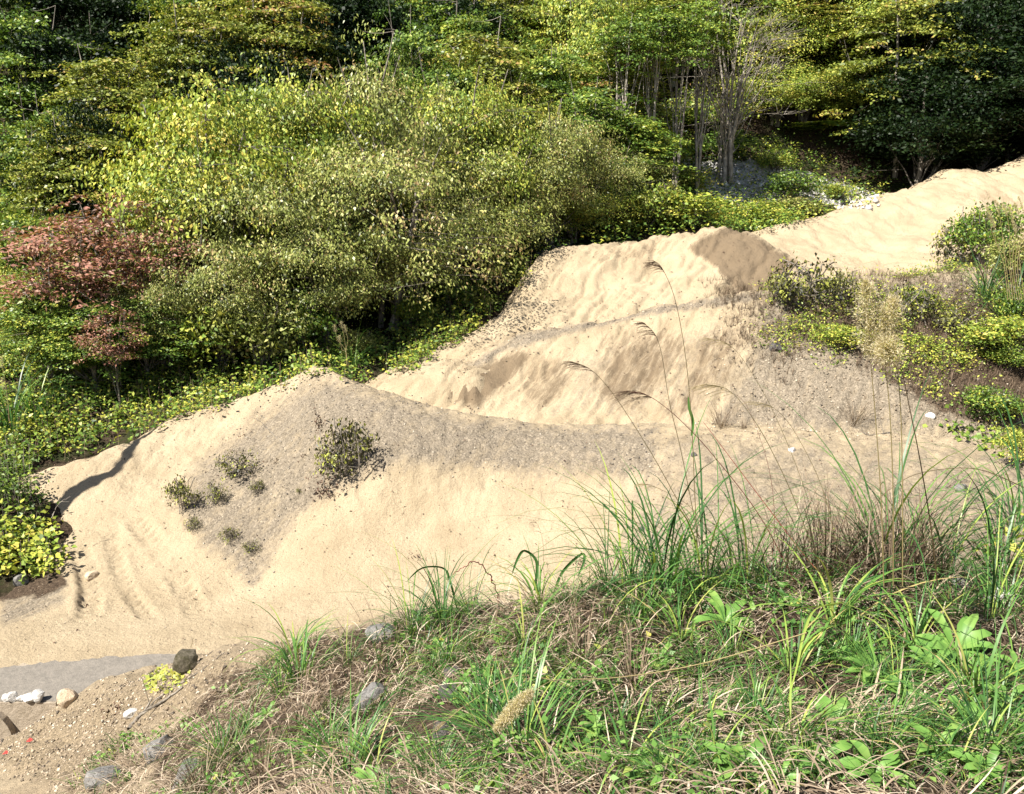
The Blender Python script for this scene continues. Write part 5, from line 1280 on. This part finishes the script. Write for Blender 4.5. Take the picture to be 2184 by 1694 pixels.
stalk([(1300,1500),(1120,1440),(1000,1500),(930,1560)], 4.9, 4.5, 'second faint drooping plume left of the nodding pale one', 'feather', plume_from=0.7, PL=0.10, n=20, tint=0.9, group=None)
for i, (px, py, lb) in enumerate(((2109,449,'pale plume leaning furthest left of the right-edge cluster'), (2128,437,'pale plume second from the left in the right-edge cluster'), (2118,470,'low pale plume under the leftmost ones at the right edge'), (2145,445,'pale plume in the middle of the right-edge cluster'),
                                  (2158,452,'pale plume just right of the middle of the right-edge cluster'), (2170,443,'pale plume near the right edge, slightly taller'), (2178,430,'tallest pale plume at the very right edge'), (2165,480,'low pale plume at the right edge'))):
    stalk([(2150+i*5, 640), (2140+i*5, 560), (px+8, py+50), (px+2, py+12), (px-6, py-10)], 16.5, 16.5, lb, 'fluff', plume_from=0.74, PL=0.045, n=10, group='pale plumes at the right edge', tint=0.8, rad=0.006)
for i, (px, py, lb) in enumerate(((716,700,'left one of the pale plumes behind the sand peak'), (730,692,'upper one of the pale plumes behind the sand peak'), (726,722,'low one of the pale plumes behind the sand peak'), (738,700,'right one of the pale plumes behind the sand peak'))):
    stalk([(740, 790), (738, 750), (px+4, py+25), (px, py+8), (px-3, py-6)], 27.5, 27.5, lb, 'fluff', plume_from=0.76, PL=0.09, n=7, group='pale plumes behind the sand peak', tint=0.8, rad=0.008)
for px, py, lb in ((4,775,'large pale plume at the left edge in the shade of the wood'), (6,820,'lower pale plume at the left edge')):
    stalk([(20, 900), (16, 850), (px+5, py+25), (px, py+4), (px-2, py-14)], 22, 22, lb, 'fluff', plume_from=0.7, PL=0.09, n=8, group=None, tint=0.8, rad=0.007)

# long single blades bending over the bank
def long_blade(pxs, Y0, Y1, w, label, mat=M_GRASS, tint=0.8):
    m = len(pxs); c = curve_pts([P(px, py, Y0+(Y1-Y0)*i/(m-1)) for i, (px, py) in enumerate(pxs)], 20); b = c[0].copy(); c = c-b
    tn = norm(np.gradient(c, axis=0)); sd = norm(np.cross(tn, np.array([0.2, 1.0, 0.5]))); ww = w*np.sin(np.clip(np.linspace(0.12, 1.0, 20), 0, 1)*math.pi)**0.6
    v = np.stack([c-sd*ww[:, None]/2, c + np.cross(sd, tn)*w*0.22, c+sd*ww[:, None]/2], 1).reshape(-1, 3)
    i = np.arange(19)*3; f = np.concatenate([np.stack([i, i+1, i+4, i+3], 1), np.stack([i+1, i+2, i+5, i+4], 1)])
    o = link('bent_grass', mesh_np('long blade', v, f, {'tint': np.full(len(f), tint)}, True), mat, None, label=label, category='grass blade'); o.location = b; return o
long_blade([(1790,1290),(1700,1300),(1640,1340),(1600,1420),(1545,1480)], 5.3, 4.4, 0.018, 'long yellow-green blade bending left over the rosette')
long_blade([(1800,1285),(1740,1300),(1715,1350),(1700,1420),(1680,1500)], 5.3, 4.3, 0.026, 'widest yellow-green blade hanging straight down the bank', tint=0.85)
long_blade([(1790,1280),(1840,1320),(1860,1380),(1870,1430)], 5.3, 4.6, 0.016, 'green blade hanging right of the widest one', tint=0.7)
long_blade([(1855,1500),(1920,1510),(1960,1530),(1900,1600)], 4.3, 4.0, 0.012, 'bright yellow kinked blade at the lower right', tint=0.93)
long_blade([(1140,1260),(1145,1200),(1120,1175),(1105,1190),(1092,1225)], 7.3, 7.2, 0.03, 'blade looping left over the sand beside the thorny shoot', tint=0.35)
long_blade([(1180,1270),(1200,1220),(1240,1182),(1246,1196),(1232,1230)], 7.3, 7.2, 0.028, 'blade looping right over the sand beside the thorny shoot', tint=0.4)
long_blade([(975,1300),(960,1240),(945,1212),(900,1212),(868,1240)], 7.8, 7.6, 0.026, 'hooked dark blade rising from the crest tuft over the sand', tint=0.3)
long_blade([(1475,930),(1478,900),(1470,870),(1468,845)], 6.4, 6.4, 0.022, 'green sheath leaf halfway up the tallest stalk', tint=0.5)
long_blade([(1500,900),(1720,1190),(1750,1210)], 6.1, 5.8, 0.006, 'thin red stem slanting down to the right in front of the flat', M_REDSTEM, 0.8)

# ---- broad-leaved rosettes
def rosette_mesh(seed, n=17):
    g = np.random.default_rng(seed); vs, fs, ts = [], [], []; o = 0
    for k in range(n):
        a = k*2.4 + g.uniform(-0.4, 0.4); L = g.uniform(0.07, 0.19); W = L*g.uniform(0.22, 0.34); up = g.uniform(0.25, 1.0); M = 7
        for i in range(M):
            t = i/(M-1); r = L*t; z = L*(up*t - (0.3+up*0.35)*t*t) + 0.005
            w = W*0.5*(0.12 + math.sin(min(1, t*1.02)*math.pi*0.93)**0.8*(0.6+0.5*t)) * (1+0.16*math.sin(t*26+k))
            if i == M-1: w = 0.002
            ca, sa = math.cos(a), math.sin(a)
            for s, dz in ((-1, 0.25), (0, 0), (1, 0.25)):
                vs.append((ca*r - sa*w*s, sa*r + ca*w*s, z + dz*w))
        for i in range(M-1):
            b = o+i*3
            fs += [(b, b+3, b+4, b+1), (b+1, b+4, b+5, b+2)]; ts += [np.clip(0.5+g.normal()*0.12+0.05*(k > n-3), 0, 1)]*2
        o += M*3
    me = mesh_np('rosette', np.array(vs), np.array(fs), {'tint': np.array(ts)}, True); me.materials.append(M_FORB); return me
ROS = [rosette_mesh(5), rosette_mesh(6, 22), rosette_mesh(7, 13)]
for k, px, py, w, lb in ((0, 1545, 1340, 150, 'broad-leaved rosette with upright toothed leaves in the middle of the right bank'), (1, 2030, 1400, 170, 'large leafy rosette on the right, below the pale blades'), (2, 1980, 1440, 110, 'rosette directly under the large leafy one on the right'),
                         (0, 1770, 1560, 140, 'pale rosette in the centre of the lower right bank'), (1, 1925, 1500, 110, 'rounded rosette left of the grey blades at the lower right'), (1, 1580, 1655, 170, 'big rosette at the bottom edge right of centre'),
                         (2, 1740, 1640, 150, 'narrow-leaved rosette at the bottom beside the big one'), (0, 1990, 1620, 150, 'rosette of rounded leaves near the bottom right corner'), (1, 2090, 1660, 120, 'rosette cut by the bottom edge in the right corner'),
                         (2, 940, 1390, 70, 'small light green plant with paired leaves under the crest tuft'), (2, 1065, 1385, 50, 'small pale rosette right of the paired-leaved plant'), (2, 570, 1530, 60, 'small five-fingered plant above the light grey slab'),
                         (0, 1380, 1640, 80, 'light green plant right of the bottom blades'), (2, 1470, 1560, 50, 'little weed in the bare soil below the middle rosette'), (0, 2160, 1440, 90, 'half-hidden rosette at the right edge'),
                         (1, 800, 1690, 110, 'green rosette at the bottom edge left of centre'), (2, 860, 1600, 60, 'small rosette beside the dark low stone'), (0, 1850, 1450, 120, 'leafy weed between the hanging blades and the large rosette'), (1, 1680, 1520, 90, 'weed rosette left of the pale one at the lower right'), (0, 1860, 1660, 150, 'leafy rosette at the bottom between the blades'), (1, 2060, 1560, 130, 'leafy weed above the bottom right corner'), (2, 2140, 1520, 110, 'weed at the right edge under the long-bladed tuft'), (0, 1400, 1420, 80, 'pale weed left of the middle rosette'), (1, 1270, 1560, 80, 'weed right of the nodding plume'), (2, 2180, 1600, 120, 'weed cut by the right edge near the corner'), (1, 1660, 1680, 90, 'rosette at the bottom edge between the two bigger ones')):
    x, y, z = G(px, py); D = math.sqrt(x*x+y*y+(z-CAMZ)**2); s = w/FPX*D/0.37
    o = link('broadleaf_weed', ROS[k], None, None, label=lb, category='weed', group='broad-leaved weeds on the near bank')
    o.location = (x, y-0.02, z+0.035); o.scale = (s, s, s*1.3); o.rotation_euler = (rr.uniform(0.15, 0.5), rr.uniform(-.15, .15), 0); o.rotation_euler.rotate_axis('Z', rr.uniform(0, 6))
# yellow ground weed by the boulder
X1, Y1, Z1 = scatter(900, -8, -4, 8, 13, [[(300,1440),(345,1425),(390,1440),(400,1460),(360,1480),(310,1500),(290,1490)]], rng, 6)
def clump(name, polys, n, box, leaf, hgt, mat, tint, label, cat, stems=True, nl=(10, 16), spread=0.08):
    X1, Y1, Z1 = scatter(n, *box, polys, rng, 6)
    if len(X1) < 3: return
    bx, by, bz = X1.mean(), Y1.mean(), Z1.min()
    lv, tb = weeds_mesh(X1, Y1, Z1, rng, hgt, nl, leaf, spread, tint)
    o = empty(name, (bx, by, bz), label=label, category=cat); off = np.array([bx, by, bz])
    link('foliage', mesh_np(name+' foliage', lv[0]-off, lv[1], {'tint': lv[2]}), mat, o)
    link('stems', mesh_np(name+' stems', tb[0]-off, tb[1], {'tint': tb[2]}), M_BARK, o, kind='stuff')
    return o
clump('yellow_weed', [[(315,1452),(345,1432),(388,1440),(395,1460),(360,1478),(318,1492)]], 2600, (-8, -3.5, 8, 13.5), (0.06, 0.045), (0.02, 0.10), M_FORB, (0.96, 0.05), 'bright yellow-green mat of weed at the foot of the mossy boulder', 'weed', nl=(5, 9), spread=0.03)
clump('creeping_vine', [[(2000,875),(2040,860),(2090,870),(2110,930),(2050,945),(2005,915)], [(2090,930),(2150,950),(2140,990),(2095,975)]], 900, (8, 16, 16, 26), (0.13, 0.12), (0.08, 0.25), M_GREEN, (0.62, 0.2), 'creeping vine with round green leaves lying on the stony slope', 'vine', nl=(4, 8), spread=0.12)
clump('left_bush', [[(-60,1010),(0,985),(60,1000),(85,1070),(110,1120),(60,1120),(-60,1120)]], 2200, (-14, -6, 15, 23), (0.10, 0.06), (0.3, 0.95), M_LIME, (0.10, 0.22), 'dark bush at the left edge against the end of the sand berm', 'bush', nl=(10, 18), spread=0.15)
clump('left_bush', [[(-60,1110),(20,1120),(110,1140),(140,1190),(100,1240),(30,1235),(-60,1235)]], 1800, (-14, -6, 13, 20), (0.12, 0.09), (0.2, 0.75), M_LIME, (0.55, 0.30), 'yellow-green bush with round leaves at the left edge beside the wheel track', 'bush', nl=(10, 18), spread=0.15)
clump('yellow_shrub', [[(2010,1170),(2060,1130),(2200,1080),(2250,1250),(2100,1240),(2020,1215)]], 2200, (2, 10, 5, 12), (0.06, 0.045), (0.15, 0.5), M_LIME, (0.45, 0.4), 'shrub with yellow and dark leaves at the right edge above the bank', 'shrub', nl=(8, 14), spread=0.10)

# ---- little shrubs of the quarry
q = 'small shrubs growing on the gravel mound'
def sh(k, px, py, w, h, lb, g=q, **kw):
    x, y, z = G(px, py); D = math.sqrt(x*x+y*y+(z-CAMZ)**2)
    return place(k, x, y, h/FPX*D, w/FPX*D, lb, g, 'shrub', 'small_shrub', z=z, sink=0.02, **kw)
sh('sparse0', 742, 1008, 125, 125, 'biggest shrub on the gravel mound, bright leaves above dark ones, right of the dead sapling', rz=0.4)
sh('sparse1', 712, 1012, 90, 70, 'lower dark half of the shrub next to the dead sapling', rz=1.4)
sh('sparse1', 505, 1018, 90, 55, 'low round shrub with yellow-green leaves left of centre on the mound', rz=2.0)
sh('sparse0', 393, 1088, 75, 78, 'bushy shrub on the left foot of the gravel mound', rz=3.0)
sh('sparse1', 462, 1075, 50, 48, 'sparse half-dry shrub right of the bushy one', rz=4.0)
sh('sparse0', 547, 1052, 36, 34, 'tiny dark shrub below the low round shrub', rz=5.0)
sh('sparse1', 412, 1130, 36, 30, 'tiny shrub with a white stone behind it', rz=0.4)
sh('sparse0', 490, 1155, 44, 34, 'small dark shrub near the foot of the mound, left of a pair', rz=0.9)
sh('sparse1', 535, 1178, 38, 26, 'small dark shrub near the foot of the mound, right of a pair', rz=1.9)
sh('sparse0', 638, 1052, 14, 12, 'seedling left of the dead sapling', rz=1.9)
g2 = 'shrubs on the right-hand slope'
sh('sparse1', 1705, 655, 150, 105, 'airy shrub with pale leaves on the ridge right of the sand hill', g2, rz=1.0)
sh('sparse0', 1675, 650, 90, 70, 'darker left part of the ridge shrub', g2, rz=2.0)
sh('sparse0', 1795, 650, 80, 75, 'dark shrub right beside the airy one on the ridge', g2, rz=3.0)
sh('sparse0', 1850, 700, 110, 60, 'yellow-green weed clump below the dark ridge shrub', g2, rz=3.0)
sh('shrub1', 1810, 745, 120, 50, 'low yellow-green clump in the middle of the stony slope', g2, rz=4.0)
sh('sparse1', 1945, 690, 110, 80, 'dull green shrub behind the fluffy plumes', g2, rz=4.0)
sh('shrub1', 2110, 745, 150, 70, 'brightest yellow shrub low on the right slope', g2, rz=1.0)
sh('sparse0', 2040, 720, 110, 60, 'thin olive shrub left of the brightest yellow one', g2, rz=1.6)
sh('shrub3', 2170, 700, 90, 90, 'green shrub at the right edge above the yellow one', g2, rz=1.6)
sh('shrub0', 2160, 790, 90, 50, 'bright green low plant at the right edge', g2, rz=2.6)
sh('shrub3', 2090, 570, 140, 125, 'dark green bush at the right under the pale plumes', g2, rz=0.6)
sh('sparse1', 2030, 572, 90, 85, 'thin dry-looking bush left of the dark green one on the ledge', g2, rz=0.6)
sh('shrub0', 2080, 520, 70, 60, 'bright green top of the bush on the right ledge', g2, rz=2.6)
sh('shrub2', 2160, 600, 100, 90, 'dull bush under the pale plumes at the right edge', g2, rz=3.6)
sh('shrub3', 1960, 650, 60, 30, 'small plant on the sand ledge', g2, rz=3.6)
sh('shrub3', 2120, 900, 120, 70, 'green tangle right of the creeping vine', g2, rz=3.6)
sh('shrub1', 2170, 1000, 90, 80, 'yellow-green plant at the right edge over the gravel', g2, rz=3.6)

# dead sapling
def bits(n, c, s, L, rngs, tint=(0.0, 0.6)):
    g = np.random.default_rng(rngs); p = np.array(c) + g.normal(size=(n, 3))*np.array(s)
    return leaves(p, g.normal(size=(n, 3)) + np.array([0, 0, -0.6]), g.normal(size=(n, 3)), g.uniform(L*0.6, L*1.3, n), g.uniform(L*0.3, L*0.7, n), g.uniform(*tint, n), 0.5)
bx, by, bz = G(692, 1050)
o = empty('dead_sapling', (bx, by, bz), label='dead sapling with a pale thin stem and withered brown leaves on the gravel mound', category='sapling')
D = math.sqrt(bx*bx+by*by+(bz-CAMZ)**2); Hs = 190/FPX*D
st = np.array([[0, 0, -0.05], [-0.01, 0, Hs*.3], [-0.02, 0, Hs*.6], [-0.06, 0, Hs*.8], [-0.16, 0, Hs]])
c = curve_pts(st, 14); tv = tubes(c[None], [0.013], [0.004], 5)
link('stem', mesh_np('sapling stem', tv[0], tv[1], {'tint': tv[2]}, True), M_PALEBARK, o)
lv = joinv([bits(70, (-0.06, 0, Hs*.80), (.07, .07, Hs*.06), 0.07, 1), bits(26, (-0.13, 0, Hs*.93), (.04, .04, Hs*.04), 0.05, 2), bits(60, (0.02, -0.05, Hs*.12), (.16, .08, Hs*.09), 0.09, 3), bits(60, (-0.05, -0.08, 0.02), (.14, .08, .05), 0.08, 4)])
link('withered_leaves', mesh_np('withered leaves', lv[0], lv[1], {'tint': lv[2]}), M_BROWNL, o)
for px, py, r_, n_, lb in ((652,972,.06,16,'lump of withered leaves left of the dead sapling'), (668,935,.05,10,'curled dead leaf on the mound above the lump'), (585,988,.12,34,'dark dry sprig above the tiny dark shrub'), (895,1192,.09,30,'dark piece of bark lying on the smooth sand'),
                           (492,965,.08,16,'dry sprig on the mound near the berm'), (520,930,.06,12,'brown twig bits near the mound ridge'), (985,790,.10,24,'dark leafy scrap on the furrowed slope'), (1000,872,.10,20,'brown scraps at the foot of the furrowed slope'),
                           (1240,1205,.12,60,'withered grey weed at the bank edge against the sand'), (180,1295,.06,14,'dark tuft of roots in the notch by the wheel track'), (250,1522,.14,50,'dark withered leaves on the gravel edge'), (265,1600,.10,30,'dark dry leaves low on the bank at the left')):
    x, y, z = G(px, py); lv = bits(n_, (0, 0, r_*0.35), (r_, r_, r_*0.35), 0.06, px)
    o = link('dry_leaves', mesh_np('dry leaves', lv[0], lv[1], {'tint': lv[2]}), M_BROWNL, None, label=lb, category='dead leaves'); o.location = (x, y, z)
def twig(pxs, Y0, Y1, r, label, mat=M_BARK, name='twig', K=24, fork=6, wig=0.006, onground=False):
    g = np.random.default_rng(len(label)*7+pxs[0][0]); m = len(pxs)
    pts = [G(px, py) for px, py in pxs] if onground else [P(px, py, Y0+(Y1-Y0)*i/(m-1)) for i, (px, py) in enumerate(pxs)]
    c = curve_pts(pts, K) + (np.array([0, 0, 0.02]) if onground else 0); b = c[0].copy(); c = c-b; c[1:-1] += g.normal(size=(K-2, 3))*wig
    tb = [tubes(c[None], [r], [r*0.4], 5)]
    L = np.linalg.norm(c[-1]-c[0])
    if fork:
        i = g.integers(2, K-2, fork); s = c[i]; e = s + norm(c[i+1]-c[i] + g.normal(size=(fork, 3))*0.7)*L*g.uniform(0.12, 0.3, (fork, 1))
        tb.append(tubes(bez(s, (s+e)/2, e, 5), np.full(fork, r*0.5), np.full(fork, r*0.2), 4))
    v, f, t = joinv(tb); o = link(name, mesh_np(name, v, f, {'tint': t}, True), mat, None, label=label, category='twig'); o.location = b; return o
twig([(1068,1296),(1058,1258),(1040,1222),(1020,1200),(1000,1200),(985,1212),(965,1225)], 7.6, 7.3, 0.007, 'thorny dark red dead shoot arching left over the sand', M_REDSTEM, 'thorny_shoot', 40, 0, 0.008)
twig([(600,945),(580,925),(560,905),(545,895)], 0, 0, 0.010, 'forked dead twig lying on the gravel mound', onground=True, fork=9, wig=0.01)
twig([(110,1105),(125,1075),(150,1060)], 18.3, 18.6, 0.010, 'bleached dead stem standing in front of the dark scarp', M_PALEBARK, fork=4)
twig([(405,1390),(409,1372),(413,1360)], 11.4, 11.4, 0.004, 'small sprig on top of the mossy boulder', M_STEM, fork=5)
twig([(240,1625),(330,1500),(420,1440),(480,1395)], 0, 0, 0.012, 'thin dark root running down the gravel edge', M_BARK, 'root', fork=2, onground=True)
twig([(275,1560),(300,1530),(340,1505),(390,1470)], 0, 0, 0.03, 'thick dark root half buried in the bank left of the straw', M_BARK, 'root', fork=3, onground=True)
twig([(1990,600),(1960,585),(1940,600)], 0, 0, 0.02, 'piece of driftwood on the sand ledge', M_BARK, 'driftwood', fork=3, onground=True)
twig([(1880,1080),(1960,1060),(2010,1045),(2060,1030)], 0, 0, 0.012, 'bundle of dead brush on the gravel flat right of the plume stems', M_BARK, 'brushwood', fork=14, onground=True, wig=0.03)
twig([(1900,925),(1860,930),(1840,925)], 0, 0, 0.02, 'dark stick on the edge of the gravel flat', M_BARK, 'stick', fork=5, onground=True)
M_REDL = leaf_material('fallen red leaf', [(0.0, (0.45, 0.03, 0.03)), (1.0, (0.55, 0.05, 0.04))], 0.2)
for px, py, lb, mt in ((56,1585,'red fallen leaf on the gravel at the lower left',M_REDL),(5,1612,'red fallen leaf touching the left edge',M_REDL),(300,1272,'brown leaf lying on the ramp between the wheel tracks',M_BROWNL)):
    x, y, z = G(px, py); lv = leaves(np.array([[0, 0, .02]]), np.array([[1, .2, .1]]), np.array([[0, -.5, 1.]]), np.array([.12]), np.array([.07]), np.array([.8]), .3)
    o = link('fallen_leaf', mesh_np('fallen leaf', lv[0], lv[1], {'tint': lv[2]}), mt, None, label=lb, category='leaf'); o.location = (x, y, z)
